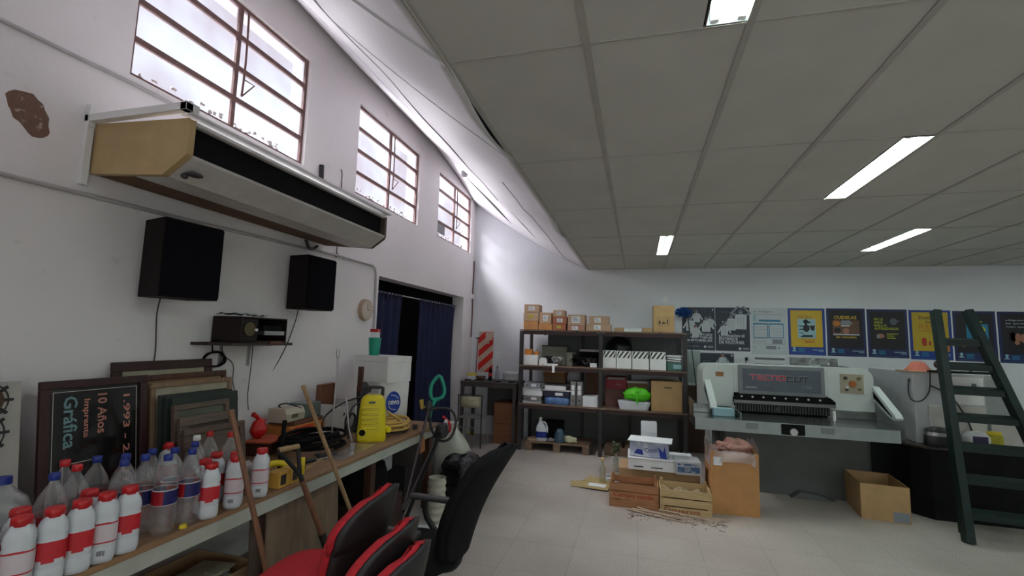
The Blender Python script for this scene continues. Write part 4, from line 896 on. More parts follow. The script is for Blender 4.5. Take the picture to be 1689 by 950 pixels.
def art1(b, w_, h, y):
    b.rect(.10, .22, .56, .565, y, ci['grey']); b.ell(w_-.03, h-.04, .01, .016, y, ci['white'])
    player(b, .22, .44, .95, y, 0); player(b, .36, .29, 1.2, y-.001, 0); player(b, .42, .36, .9, y-.002, 0); player(b, .12, .30, 1.1, y-.003, 0); player(b, .20, .20, 1.0, y-.004, 0, 'skin')
    for i, s_ in enumerate(['EL FUTURO', 'NO TIENE', 'IMPOSIBLES']): b.text(s_, [.17, .12, .08][i], w_-.04, .225-.045*i, .262-.045*i, y-.006, ci['white'], bold=.03)
    b.rect(.05, w_-.06, .118, .120, y, ci['grey']); b.text('cooperativa', .05, .25, .05, .065, y, ci['white']); b.ell(.34, .055, .018, .02, y, ci['white']); b.rect(.38, .46, .04, .07, y, ci['grey'])
def art2(b, w_, h, y):
    b.rect(.05, .33, .60, .608, y, ci['midgrey']); b.ell(w_-.03, h-.04, .01, .016, y, ci['white'])
    player(b, .37, .34, 1.55, y, 1); player(b, .23, .32, 1.25, y-.002, 0); player(b, .13, .24, 1.0, y-.004, 0); b.ell(.11, .45, .012, .012, y, ci['white']); b.rect(.05, .14, .40, .404, y, ci['grey'])
    for i, (s_, x1) in enumerate([('LA PASIÓN SÍ', .42), ('ENTIENDE', .32), ('DE RAZONES', .41)]): b.text(s_, .05, x1, .215-.052*i, .262-.052*i, y-.006, ci['white'], bold=.03)
    b.rect(.05, w_-.06, .098, .100, y, ci['grey']); b.ell(.35, .04, .02, .022, y, ci['white']); b.rect(.39, .48, .025, .055, y, ci['grey'])
poster(.69, 1.178, 1.575, 2.252, 'black poster of footballers, leftmost in the row beside the blue duster', 'night', art1)
poster(1.185, 1.68, 1.575, 2.252, 'dark poster reading LA PASION SI ENTIENDE DE RAZONES with three footballers', 'night', art2)
def art3(b, w_, h, y):
    b.text('Sr. Trabajador:', .04, .31, .635, .665, y, ci['text'], bold=.01); b.rect(.03, .44, .615, .618, y, ci['grey'])
    b.rect(.03, .45, .605, .607, y, ci['grey']); b.rect(.03, .07, .50, .60, y, ci['pale']); b.rect(.11, .41, .50, .53, y-.0003, ci['sky'])
    for x in (.03, .245): b.rect(x, x+.205, .25, .475, y-.0003, ci['sky']); b.rect(x+.012, x+.193, .262, .455, y-.0006, ci['white'])
    for k in range(7):
        b.rect(.055, .21, .29+.022*k, .293+.022*k, y-.0009, ci['grey']); b.rect(.27, .42, .29+.022*k, .293+.022*k, y-.0009, ci['grey'])
    b.rect(.03, .46, .155, .24, y, ci['grey']); b.rect(.035, .455, .16, .235, y-.0003, ci['white']); b.rect(.29, .43, .165, .23, y-.0006, ci['grey']); b.text('prevención', .05, .2, .18, .21, y-.0006, ci['text'])
    b.rect(.20, .34, .08, .13, y, ci['grey']); b.rect(.03, .06, .09, .12, y, ci['pale']); b.ell(.38, .10, .013, .015, y, ci['grey'])
poster(1.70, 2.195, 1.54, 2.25, 'pale notice headed Sr. Trabajador with two blue framed columns', 'white', art3)
def fr(b, w_, h, y, col, x0=.035, x1=None, z0=.12, z1=None): b.rect(x0, (x1 or w_-.035), z0, (z1 or h-.03), y, ci[col])
def art4(b, w_, h, y):
    fr(b, w_, h, y, 'gold'); b.text('CUANDO MANEJA', .14, .27, .585, .60, y-.0003, ci['brown'], bold=.01); b.text('UNA GRÚA', .13, .33, .555, .58, y-.0003, ci['brown'], bold=.03)
    b.rect(.13, .37, .25, .54, y-.0003, ci['pale'])
    b.ell(.24, .50, .035, .032, y-.0006, ci['black']); b.ell(.28, .49, .03, .014, y-.0009, ci['black']); b.rect(.225, .255, .44, .50, y-.0006, ci['black'])
    b.ell(.245, .40, .045, .055, y-.0006, ci['black']); b.rect(.15, .34, .425, .44, y-.0009, ci['black']); b.rect(.15, .25, .375, .39, y-.0009, ci['black']); b.rect(.15, .21, .325, .335, y-.0009, ci['black'])
    b.poly([(.29, .44), (.36, .445), (.35, .365), (.31, .37)], y-.0012, ci['black']); b.poly([(.16, .265), (.33, .27), (.33, .30), (.20, .30)], y-.0006, ci['black'])
    b.text('CUANDO TERMINA', .15, .36, .228, .24, y-.0003, ci['brown']); b.text('RESTA', .22, .35, .185, .215, y-.0003, ci['red'], bold=.03); logos(b, w_, h, y)
poster(2.21, 2.705, 1.55, 2.25, 'blue bordered amber poster with a pale blue picture of a black figure', 'blue', art4)
def art5(b, w_, h, y):
    fr(b, w_, h, y, 'black'); b.text('CUIDELAS', .10, .39, .545, .595, y-.0003, ci['gold'], bold=.03)
    b.rect(.08, .42, .31, .53, y-.0003, ci['brown']); b.ell(.13, .48, .05, .04, y-.0006, ci['orange']); b.poly([(.18, .47), (.34, .47), (.30, .53), (.2, .525)], y-.0006, ci['grey']); b.rect(.19, .30, .44, .458, y-.0009, ci['white'])
    b.ell(.14, .38, .045, .04, y-.0009, ci['black']); b.ell(.25, .37, .04, .045, y-.0009, ci['skin']); b.ell(.36, .38, .045, .04, y-.0009, ci['brown']); b.rect(.08, .42, .31, .325, y-.0006, ci['white'])
    b.text('las necesita', .12, .38, .265, .30, y-.0003, ci['gold'], bold=.02); logos(b, w_, h, y)
poster(2.725, 3.225, 1.55, 2.255, 'black poster reading CUIDELAS las necesita in yellow, blue border', 'navy', art5)
def art6(b, w_, h, y):
    fr(b, w_, h, y, 'black')
    for i, (s_, x1) in enumerate([('NO LE', .20), ('HAGA', .20), ('BURLA AL', .25), ('AUTOELEVADOR', .39)]): b.text(s_, .09, x1, .535-.045*i, .57-.045*i, y-.0003, ci['lime'], bold=.02)
    b.ell(.33, .52, .045, .05, y-.0003, ci['midgrey']); b.poly([(.36, .53), (.41, .54), (.36, .50)], y-.0003, ci['midgrey']); b.ell(.16, .31, .05, .035, y-.0003, ci['skin']); b.ell(.13, .30, .02, .03, y-.0006, ci['grey'])
    for k in range(3): b.rect(.24, [.38, .33, .35][k], .335-.03*k, .347-.03*k, y-.0003, ci['lime'])
    logos(b, w_, h, y)
poster(3.245, 3.745, 1.55, 2.248, 'black poster with lime text about a forklift, left of the yellow one', 'navy', art6)
def art7(b, w_, h, y):
    fr(b, w_, h, y, 'yellow'); b.text('Donde', .12, .30, .57, .62, y-.0003, ci['brown'], bold=.03); b.text('hay', .20, .30, .51, .55, y-.0003, ci['brown'], bold=.03); b.text('FUEGO', .12, .36, .43, .50, y-.0003, ci['orange'], bold=.01)
    b.rect(.12, .34, .40, .41, y-.0003, ci['orange']); b.ell(.17, .25, .028, .06, y-.0003, ci['red']); b.rect(.145, .195, .20, .30, y-.0006, ci['red']); b.rect(.225, .25, .20, .26, y-.0003, ci['red'])
    b.rect(w_-.065, w_-.035, .13, .22, y-.0006, ci['orange']); logos(b, w_, h, y)
poster(3.765, 4.265, 1.54, 2.24, 'yellow poster reading Donde hay FUEGO with a red extinguisher behind the ladder', 'blue', art7)
def art8(b, w_, h, y):
    fr(b, w_, h, y, 'black'); b.text('Si lo hace', .14, .28, .575, .60, y-.0003, ci['lime'], bold=.01); b.text('se protege', .16, .34, .535, .565, y-.0003, ci['lime'], bold=.01)
    b.rect(.15, .40, .30, .52, y-.0003, ci['sky']); b.ell(.30, .44, .07, .055, y-.0006, ci['lemon']); b.text('¡¡ PUNTO !!', .10, .41, .20, .25, y-.0003, ci['gold'], bold=.02); logos(b, w_, h, y)
poster(4.285, 4.775, 1.535, 2.235, 'dark poster with a yellow hard hat and exclamation marks behind the ladder', 'navy', art8)
def art9(b, w_, h, y):
    fr(b, w_, h, y, 'black')
    for i, s_ in enumerate(['¿Alguien que', 'lo proteja', 'mejor que usted?']): b.text(s_, .09, .42, .57-.045*i, .595-.045*i, y-.0003, ci['white'], bold=.01)
    for k in range(4): b.ell(.16+.055*k, .36-.01*k, .032, .06, y-.0003*k, ci['skin'])
    b.ell(.2, .28, .03, .03, y-.0012, ci['skin']); logos(b, w_, h, y)
poster(4.795, 5.29, 1.53, 2.232, 'black poster with a fist and white text, rightmost, cut by the picture edge', 'navy', art9)
def art10(b, w_, h, y):
    player(b, .33, .42, 1.3, y, 0, 'skin', False); b.rect(.03, .16, .55, .556, y, ci['grey']); b.ell(w_-.03, h-.03, .012, .016, y, ci['white'])
poster(.955, 1.445, .86, 1.535, 'black footballer poster hung low, half hidden behind the cutting machine', 'night', art10)
t = wallmat_thing('notice', 'plain paper notice with a dark strip below the Sr. Trabajador sheet', 'notice', 1.73, 1.30)
MB().box(0, .43, -.002, 0, 0, .235).build('sheet', M_paper, t); MB().box(.01, .42, -.004, -.002, .16, .19).box(.01, .40, -.004, -.002, .09, .10).build('dark_strip', mat('grey strip', (.13, .14, .15), .5), t)
t = wallmat_thing('whiteboard_strip', 'smeared grey magnetic strip on the wall above the machine', 'strip', 2.215, 1.36)
MB().box(0, .63, -.01, 0, 0, .15).build('plate', mat('smeared grey plate', (.14, .15, .15), .35, c2=(.34, .36, .36), scale=7, lo=.4, hi=.6), t); MB().tube([(.33, -.02, .14), (.27, -.02, .11), (.27, -.02, .05), (.33, -.02, .02)], .008, 6).box(.50, .515, -.03, -.01, .02, .09).build('hook', M_white, t)
t = wallmat_thing('marker_pen', 'dark capped pen clipped to the wall above the machine', 'pen', 1.62, 1.385)
MB().cyl((0, -.015, 0), (0, -.015, .05), .015, n=10).build('body', M_white, t); MB().cyl((0, -.015, .05), (0, -.015, .10), .02, .02, 10).build('cap', M_black, t)
single('wall_panel', MB().box(0, .26, -.006, 0, 0, .50), mat('pale green painted panel', (.36, .44, .43), .6, var=.06), 'pale green panel on the wall right of the shelving', 'panel', (.69, YB-.001, 1.06))
single('hardboard_sheet', MB().box(0, .36, -.012, 0, 0, 1.02), mat('dark brown hardboard', (.075, .042, .028), .7, var=.25, scale=3), 'dark brown hardboard sheet standing between shelving and machine', 'board', (.69, YB-.02, .001))
# round socket and switches
t = wallmat_thing('light_switch', 'left white switch plate on the wall above the desk', 'switch', -2.41, 1.31, 'switch plates above the desk'); MB().box(0, .085, -.01, 0, 0, .12).build('plate', M_white, t, bevel=.004); MB().box(.02, .065, -.014, -.01, .03, .09).build('rocker', M_paper, t)
dup(t, (-2.21, YB-.001, 1.305), 0, 'right white switch plate on the wall above the desk')
single('junction_cover', MB().cyl((0, 0, 0), (0, -.012, 0), .045, n=24), M_white, 'round white cover on the wall above the tall carton', 'cover', (.44, YB, 2.375))
# striped hazard sign with fire extinguisher hanger
t = wallmat_thing('hazard_sign', 'tall red and cream diagonally striped sign on the back wall', 'sign', -2.735, 1.07)
ms = mat('cream reflective', (.60, .46, .36), .5); mr = mat('bright red reflective', (.68, .02, .015), .5)
sw, sh = .27, .71
MB().box(0, sw, -.004, 0, 0, sh).build('plate', ms, t)
b = MB()
for k in range(-2, 5):
    z = k*.235+.02; pl = [(0, z), (sw, z+.24), (sw, z+.36), (0, z+.12)]
    q = []
    def clip(pl, zc, keep_above):
        out = []
        for i in range(len(pl)):
            a, c = pl[i], pl[(i+1) % len(pl)]; ia = (a[1] >= zc) == keep_above; ic = (c[1] >= zc) == keep_above
            if ia: out.append(a)
            if ia != ic: k_ = (zc-a[1])/(c[1]-a[1]); out.append((a[0]+(c[0]-a[0])*k_, zc))
        return out
    q = clip(pl, 0, True)
    if len(q) > 2: q = clip(q, sh, False)
    if len(q) > 2: b.poly(q, -.0046, 0)
b.build('stripes', mr, t)
MB().box(.13, .25, -.03, -.005, .56, .70).box(.16, .2, -.05, -.005, .50, .56).build('bracket', ms, t)
# desk
t = thing('desk', 'high dark desk in the far corner between doorway and shelving', 'desk', (-2.80, 7.28, 0))
M_dsk = mat('dark brown grey steel', (.075, .062, .058), .6, var=.2)
MB().box(0, .95, 0, .62, .935, .965).build('desk_top', M_dsk, t, bevel=.003)
for x in (.01, .89):
    for y in (.01, .56): MB().box(x, x+.05, y, y+.05, 0, .935).build('leg', M_dsk, t)
MB().box(.30, .89, .57, .60, .35, .935).build('grey_backing', mat('grey panel', (.10, .095, .095), .6), t); MB().box(.06, .89, .012, .03, .88, .935).build('apron', M_dsk, t)
t = thing('chair', 'school chair with cream backrest and steel legs under the desk', 'chair', (-2.50, 7.12, 0), .05)
MB().box(-.19, .19, -.17, .20, .43, .445).build('seat', mat('grey seat', (.20, .19, .18), .4), t, bevel=.01)
MB().grid(lambda a, c: (-.165+.33*a, -.155-.03*math.sin(a*PI), .60+.17*c), 8, 3).build('backrest', mat('cream backrest', (.45, .42, .28), .45), t, solid=.012)
b = MB().tube([(-.19, -.19, .0), (-.185, -.175, .45), (-.19, -.17, .74), (-.16, -.17, .785), (.16, -.17, .785), (.19, -.17, .74), (.185, -.175, .45), (.19, -.19, .0)], .011, 8, smooth=2)
b.build('back_frame', M_dkmetal, t)
for x in (-.18, .18): MB().cyl((x, .18, .43), (x*1.03, .22, 0), .011, n=8).build('leg', M_metal, t)
MB().cyl((-.18, -.18, .30), (.18, -.18, .30), .008, n=8).build('stretcher', M_metal, t)
t = thing('cabinet', 'low reddish wooden cabinet under the right side of the desk', 'cabinet', (-2.235, 7.36, 0))
MB().box(0, .36, 0, .45, 0, .64).build('body', woodmat('reddish veneer', (.22, .085, .035), (.17, .06, .022), 0, 3), t, bevel=.004)
for k in (0, 1): MB().box(.012, .348, -.012, -.001, .02+.305*k, .31+.305*k).build('door', woodmat('reddish veneer', (.22, .085, .035), (.17, .06, .022)), t, bevel=.003)
DZ_ = .966
t = thing('soda_bottle', 'small dark cola bottle with red label on the corner desk', 'bottle', (-2.37, 7.55, DZ_)); MB().loft([(0, .025, .025), (.01, .032, .032), (.12, .032, .032), (.17, .025, .025), (.21, .012, .012), (.23, .012, .012)], 16).build('body', M_blackm, t); MB().loft([(.07, .033, .033), (.13, .033, .033)], 16, cap=False).build('label', M_red, t); MB().loft([(.22, .014, .014), (.245, .014, .014)], 12).build('cap', M_red, t)
t = thing('soda_bottle', 'small empty clear bottle beside the cola bottle on the corner desk', 'bottle', (-2.25, 7.55, DZ_)); MB().loft([(0, .025, .025), (.01, .036, .036), (.12, .036, .036), (.17, .027, .027), (.21, .012, .012), (.23, .012, .012)], 16).build('body', M_petr, t); MB().loft([(.22, .014, .014), (.245, .014, .014)], 12).build('cap', M_black, t)
single('plastic_bag', MB().blob((0, 0, .08), (.17, .10, .10), 20, 12, .18, 5, flat=-.079), mat('white plastic film', (.55, .56, .58), .3, var=.2, bump=.5), 'white crumpled plastic bag at the right end of the corner desk', 'bag', (-2.03, 7.66, DZ_))
t = thing('carton', 'small white and yellow carton on the left of the corner desk', 'box', (-2.68, 7.52, DZ_), .2); MB().box(-.07, .07, -.05, .05, 0, .075).build('body', M_paper, t); MB().box(-.072, .072, -.052, .052, .075, .11).build('lid', M_yel, t)
single('bowl', MB().loft([(0, .05, .05), (.02, .07, .07), (.07, .09, .09), (.068, .084, .084), (.02, .06, .06)], 20), mat('brown bowl', (.08, .035, .02), .5), 'dark brown bowl beside the yellow topped carton on the desk', 'bowl', (-2.52, 7.50, DZ_))
for k, (x, y, nm) in enumerate([(-2.70, 7.36, 'small dark tool at the left front corner of the corner desk'), (-2.56, 7.36, 'dark tool in front of the brown bowl'), (-2.17, 7.36, 'dark pliers at the front of the desk below the clear bottle'), (-1.95, 7.38, 'dark clamp at the right front corner of the desk')]):
    single('hand_tool', MB().tube([(-.05, 0, .012), (0, .02, .012), (.06, 0, .012)], .010, 6), [M_blackm, M_dkmetal, M_blackm, M_black][k], nm, 'tool', (x, y, DZ_), k*1.3, group='small tools on the corner desk')
t = thing('floor_squeegee', 'long handled squeegee with red handle upright in the far corner', 'squeegee', (-2.79, 7.93, 0)); MB().cyl((0, -.02, 0.03), (.07, -.05, 1.66), .010, n=8).build('handle', mat('red brown handle', (.30, .07, .05), .5), t); MB().box(.03, .11, -.07, -.02, 1.655, 1.675).build('top_cap', M_dkmetal, t); MB().box(-.05, .05, -.04, .02, 0, .04).build('foot', M_yel, t)

# ================================================================ shelving
RX0, RX1, RY0, RY1 = -1.77, .68, 7.10, 7.88
t = thing('storage_rack', 'big dark steel shelving rack along the back wall, two bays', 'shelving', (0, 0, 0))
for x in (RX0, -.555, RX1-.055): MB().box(x, x+.055, RY0, RY0+.055, 0, 1.795).build('post', M_dkmetal, t)
for x in (RX0, -.90, -.14, RX1-.055): MB().box(x, x+.045, RY1-.045, RY1, 0, 1.795).build('post', M_dkmetal, t)
M_shf = woodmat('dusty shelf board', (.20, .13, .09), (.13, .085, .06), 0)
for z, nm in ((1.80, 'top'), (1.255, 'mid'), (.675, 'low')):
    for x0, x1 in ((RX0+.0, -.53), (-.526, RX1)):
        MB().box(x0, x1, RY0-.005, RY1, z, z+.02).build('shelf', M_shf, t)
        MB().box(x0+.056, x1-.056, RY0+.005, RY0+.035, z-.055, z).build('shelf_beam', mat('dark red brown beam', (.04, .018, .016), .6), t)
MB().box(RX0+.05, RX1-.05, RY1+.002, RY1+.012, .02, .66).box(RX0+.3, RX1-.06, RY1+.002, RY1+.012, 1.28, 1.79).build('grey_backing', mat('grey green backing', (.13, .145, .14), .6, var=.15, scale=2), t)  # sheets added to make the wall behind the bays darker
for x in (-1.38, -.9, .3): MB().box(x, x+.03, RY0-.012, RY0-.006, 1.735, 1.815).build('shelf_clip', M_dkmetal, t)
SHT, SHM, SHL = 1.8215, 1.2765, .6965
G1 = 'small cartons on top of the shelving'
def kbox(x0, x1, z0, z1, label, m=M_card2, y0=7.14, dy=.30, sticker=None, name='carton', group=G1, rz=0, side=None, tape=True):
    t = thing(name, label, 'box', ((x0+x1)/2, y0+dy/2, z0), rz, group); w_ = (x1-x0)/2-.002; h = z1-z0-.002
    MB().box(-w_, w_, -dy/2, dy/2, 0, h).build('body', m, t, bevel=.004)
    if sticker:
        sx0, sx1, sz0, sz1, sm = sticker; MB().box(-w_+2*w_*sx0, -w_+2*w_*sx1, -dy/2-.002, -dy/2, h*sz0, h*sz1).build('sticker', sm, t)
        b = MB()
        for k in range(3): b.box(-w_+2*w_*(sx0+.06), -w_+2*w_*(sx1-.06-.05*k), -dy/2-.0026, -dy/2-.002, h*(sz0+(sz1-sz0)*(.25+.22*k)), h*(sz0+(sz1-sz0)*(.35+.22*k)))
        b.build('sticker_print', C['grey'], t)
    return t
st = (.3, .72, .25, .75, M_paper); sy = (.28, .62, .3, .75, mat('yellow sticker', (.55, .42, .03), .6)); so = (.3, .7, .35, .7, M_orange)
z0 = SHT
kbox(-1.725, -1.49, z0, 1.955, 'orange tinged carton at the bottom of the far left stack on the shelving', mat('orange brown carton', (.50, .25, .09), .7), sticker=so)
kbox(-1.485, -1.27, z0, 1.92, 'low orange brown carton right of the far left stack', mat('orange brown carton', (.50, .25, .09)), sticker=so)
kbox(-1.73, -1.485, 1.955, 2.085, 'middle carton of the far left stack, yellow sticker', sticker=sy)
kbox(-1.72, -1.48, 2.085, 2.215, 'top carton of the far left stack, highest of the small cartons', sticker=(.3, .7, .25, .75, M_paper), dy=.26)
kbox(-1.475, -1.285, 1.92, 2.09, 'square carton with white sticker on the low orange brown one', sticker=st)
kbox(-1.262, -1.055, z0, 1.915, 'carton with yellow sticker and red side, third stack bottom', mat('reddish carton', (.38, .13, .07), .7), sticker=sy)
kbox(-1.265, -1.045, 1.915, 2.03, 'middle carton of the third stack from the left', mat('reddish carton', (.38, .13, .07)), sticker=st)
kbox(-1.26, -1.08, 2.03, 2.13, 'small topmost carton of the third stack', sticker=st, dy=.24)
kbox(-1.035, -.765, z0, 1.90, 'low carton with white sticker under the big stickered one', mat('pinkish carton', (.42, .22, .15), .7), sticker=(.25, .6, .1, .85, M_paper))
kbox(-1.03, -.77, 1.90, 2.065, 'carton with the largest white sticker, fourth stack top', sticker=(.22, .72, .2, .85, M_paper))
kbox(-.755, -.385, z0, 1.925, 'wide flat carton at the bottom of the fifth stack', M_card2, sticker=(.32, .6, .2, .85, M_paper))
kbox(-.71, -.415, 1.925, 2.045, 'wide flat carton on top of the fifth stack', sticker=(.28, .6, .2, .8, M_paper))
kbox(-.335, -.20, z0, 1.88, 'small flat brown carton right of the fifth stack', M_card)
kbox(-.19, .06, z0, 1.872, 'white flat package on the shelving top', M_paper, group=None)
kbox(.065, .205, z0, 1.885, 'small flat brown carton beside the tall carton', M_card)
t = kbox(.22, .515, z0, 2.215, 'tall brown carton with black handling symbols on top of the shelving', mat('yellow brown carton', (.46, .29, .13), .7), dy=.30, group=None)
b = MB()
for a in [(-.08, .08, .10, .103), (-.08, .08, .217, .22), (-.08, -.077, .10, .22), (.077, .08, .10, .22)]: b.box(a[0], a[1], -.1525, -.151, a[2], a[3])
b.box(-.065, -.045, -.1525, -.151, .12, .17).box(.045, .06, -.1525, -.151, .12, .19).poly([(-.02, .125), (.02, .125), (.028, .145), (-.028, .145)], -.152, 0).box(-.003, .003, -.1525, -.151, .145, .19)
b.build('handling_symbols', M_ink, t)
# middle shelf
z0 = SHM
kbox(-1.71, -1.485, z0, 1.43, 'white carton at the left end of the middle shelf', M_white, group=None)
kbox(-1.70, -1.585, 1.43, 1.52, 'small orange carton on the white one, left end of the middle shelf', M_orange, group=None, dy=.12)
t = thing('tape_roll', 'orange and brown roll of tape on the white carton', 'tape', (-1.53, 7.25, 1.431), .3); MB().loft([(0, .045, .045), (.05, .045, .045), (.05, .03, .03), (0, .03, .03)], 24, cap=False).build('roll', M_orange, t)
single('small_jar', MB().loft([(0, .022, .022), (.05, .022, .022), (.07, .012, .012), (.09, .012, .012)], 14), M_grey, 'small grey bottle behind the orange carton on the middle shelf', 'bottle', (-1.56, 7.40, 1.431))
t = thing('telephone_base', 'white rounded device on the middle shelf beside the white carton', 'device', (-1.405, 7.18, z0)); MB().prism([(-.06, 0), (.06, 0), (.055, .08), (.03, .115), (-.03, .115), (-.055, .08)], -.04, .04, 'y').build('body', M_white, t, bevel=.01); MB().box(-.02, .02, -.043, -.040, .015, .02).build('slot', M_ink, t)
t = thing('monitor', 'grey beige old monitor box at the back of the middle shelf', 'device', (-1.28, 7.58, z0), 0); MB().box(-.20, .20, -.15, .2, 0, .29).build('case', mat('grey beige plastic', (.22, .22, .18), .6), t, bevel=.008); MB().box(-.202, .202, -.152, .0, .29, .305).build('dark_top', M_dkmetal, t)
t = thing('metal_block', 'grey beige metal bracket part on the middle shelf', 'machine part', (-1.02, 7.38, z0)); MB().box(-.04, .05, -.1, .1, 0, .19).box(-.05, .10, -.1, .1, .19, .205).build('body', mat('grey beige metal', (.20, .20, .17), .5, .3), t, bevel=.004)
rr = random.Random(13)
for k, (x, y, s_, m_, lb) in enumerate([(-1.33, 7.36, .09, M_dkmetal, 'tangled grey brown cable behind the white device'), (-1.20, 7.26, .07, M_metal, 'pale tangled cord at the front of the middle shelf'), (-.86, 7.36, .12, M_blackm, 'black tangled cable heap left of the middle post'), (-.72, 7.30, .10, M_dkmetal, 'dark tangle of leads touching the middle post')]):
    pts = [(s_*math.cos(a*1.3+k)*(1+.3*rr.uniform(-1, 1)), s_*.8*math.sin(a*1.7)*(1+.3*rr.uniform(-1, 1)), .01+.11*abs(math.sin(a*.9+k))+.02*rr.random()) for a in range(34)]
    single('tangled_cable', MB().tube(pts, .008, 5, smooth=2), m_, lb, 'cable', (x, y, z0))
single('white_strap', MB().box(-.02, .02, -.002, .002, -.10, .03).box(-.10, .06, .002, .10, .0, .03), M_white, 'white plastic part hanging over the middle shelf edge', 'strap', (-1.23, 7.088, z0), 0, bevel=.002)
single('flat_carton', MB().box(-.17, .15, -.1, .1, 0, .035), M_grey, 'thin grey box lying high at the back left of the middle post', 'box', (-.72, 7.62, 1.50)); single('book_stack', MB().box(-.15, .13, -.1, .1, 0, .222), M_blackm, 'dark stack carrying the thin grey box on the middle shelf', 'stack', (-.72, 7.62, z0))
single('small_carton', MB().box(-.05, .05, -.05, .05, 0, .06), M_paper, 'small crumpled white box by the middle post', 'box', (-.64, 7.19, z0), .1, bevel=.004)
# four white archive boxes, striped lids
def stripebox(x0, x1, label, z1=1.535):
    t = thing('archive_box', label, 'box', ((x0+x1)/2, 7.29, z0), 0, 'white archive boxes with striped tops'); w_ = (x1-x0)/2-.003
    MB().box(-w_, w_, -.15, .15, 0, z1-z0).build('body', M_white, t, bevel=.004)
    b = MB(); h = z1-z0; za, zb = h-.10, h-.005; sl = .07; wd = .028; x = -w_-.05
    while x < w_:
        pts = []
        for (px, pz) in [(x, za), (x+wd, za), (x+wd+sl, zb), (x+sl, zb)]: pts.append((max(-w_, min(w_, px)), pz))
        if pts[2][0]-pts[3][0] > .004 or pts[1][0]-pts[0][0] > .004: b.poly(pts, -.1525, 0)
        x += .066
    b.build('stripes', M_ink, t)
    return t
stripebox(-.50, -.305, 'first striped top white box from the middle post'); stripebox(-.30, -.085, 'second striped top white box from the middle post'); stripebox(-.078, .165, 'third striped top white box, crumpled tape on top'); stripebox(.17, .40, 'fourth striped top white box, beside the papers')
t = thing('trash_bag', 'dark glossy bag stuffed on the middle shelf behind the striped boxes', 'bag', (-.28, 7.62, z0)); MB().blob((0, 0, .245), (.20, .15, .25), 24, 16, .05, 44, flat=-.243).build('body', mat('shiny black film', (.012, .012, .014), .2), t)
t = kbox(.41, .615, z0, 1.40, 'green and blue carton at the right end of the middle shelf', mat('green carton', (.06, .16, .12), .6), group=None); MB().box(-.02, .09, -.152, -.15, .03, .09).build('blue_label', C['pale'], t)
for k in range(3): single('paper_stack', MB().grid(lambda a, c: (-.095+.19*a, -.13+.26*c, .006*math.sin(a*5+k+c*3)+.012), 6, 4), M_paper, ['lowest sheaf of papers on the green carton, middle shelf', 'middle sheaf of papers on the green carton, middle shelf', 'top sheaf of papers on the green carton, middle shelf'][k], 'paper', (.51, 7.27, 1.402+.034*k), .06*k-.05, group='sheaves of paper on the green carton', solid=.022)
# lower shelf
z0 = SHL
def binder(name, label, x0, x1, z, h, m, up=False, group='lever arch files on the lower shelf', lab=True, y0=7.14, dy=.28, rz=0):
    t = thing(name, label, 'file', ((x0+x1)/2, y0+dy/2, z), rz, group); w_ = (x1-x0)/2-.002; h -= .002
    MB().box(-w_, w_, -dy/2, dy/2, 0, h).build('cover', m, t, bevel=.003)
    if up:
        MB().box(-w_*.55, w_*.55, -dy/2-.002, -dy/2, h*.45, h*.85).build('spine_label', M_paper, t); b = MB().cyl((0, -dy/2-.003, h*.22), (0, -dy/2, h*.22), .012, n=14).box(-w_*.55, w_*.55, -dy/2-.003, -dy/2-.002, h*.64, h*.66); b.build('finger_hole', M_ink, t)
    elif lab:
        MB().box(-w_*.1, w_*.5, -dy/2-.002, -dy/2, h*.25, h*.75).build('spine_label', M_paper, t); MB().cyl((-w_*.55, -dy/2-.003, h*.5), (-w_*.55, -dy/2, h*.5), .011, n=14).build('finger_hole', M_ink, t)
    return t
M_bind = mat('mottled grey card', (.20, .195, .19), .7, var=.3, scale=60)
binder('ring_binder', 'grey lever arch file at the bottom of the left pile, lower shelf', -1.70, -1.42, z0+.035, .075, M_bind)
single('paper_stack', MB().box(-.15, .13, -.13, .13, 0, .034), M_paper, 'paper sheaf under the left pile of files', 'paper', (-1.56, 7.29, z0), .02)
bpy.data.objects['ring_binder'].location.z = z0+.0345
single('paper_stack', MB().box(-.16, .15, -.13, .13, 0, .07).box(-.17, .13, -.12, .12, .072, .12), M_paper, 'thick white paper pile between the two grey files', 'paper', (-1.55, 7.29, z0+.112), -.04)
binder('ring_binder', 'lilac grey file on top of the left pile, lower shelf', -1.70, -1.435, z0+.235, .075, mat('lilac grey card', (.26, .26, .30), .7))
t = binder('ring_binder', 'second grey file end behind the top of the left pile', -1.43, -1.38, z0+.235, .07, M_bind, lab=False, y0=7.2)
t = thing('plastic_bag', 'translucent blue packed bag at the foot of the second pile', 'bag', (-1.18, 7.28, z0)); MB().loft([(0, .19, .13), (.03, .20, .14), (.09, .20, .14), (.115, .18, .12)], 24, 5).build('body', mat('blue plastic film', (.10, .20, .42), .25, var=.35, scale=14, bump=.5), t)
binder('ring_binder', 'navy blue file on the blue bag, lower shelf', -1.38, -.99, z0+.117, .085, mat('navy card', (.015, .018, .045), .6), lab=True)
single('clipboard', MB().box(-.24, .22, -.13, .13, 0, .016), M_grey, 'grey clipboard on the navy file', 'clipboard', (-1.16, 7.27, z0+.204), -.03)
single('paper_stack', MB().box(-.17, .15, -.13, .12, 0, .06), M_paper, 'white ream under the black folder on the second pile', 'paper', (-1.20, 7.28, z0+.222), .03)
single('folder', MB().box(-.19, .20, -.13, .12, 0, .022), M_dkmetal, 'black thin folder on top of the white ream', 'folder', (-1.17, 7.28, z0+.284), -.05)
single('wooden_case', MB().box(-.17, .17, -.12, .12, 0, .055), mat('orange wood box', (.32, .13, .05), .5), 'orange brown wooden case leaning on top of the second pile', 'box', (-1.27, 7.55, z0+.40), -.15, bevel=.004)
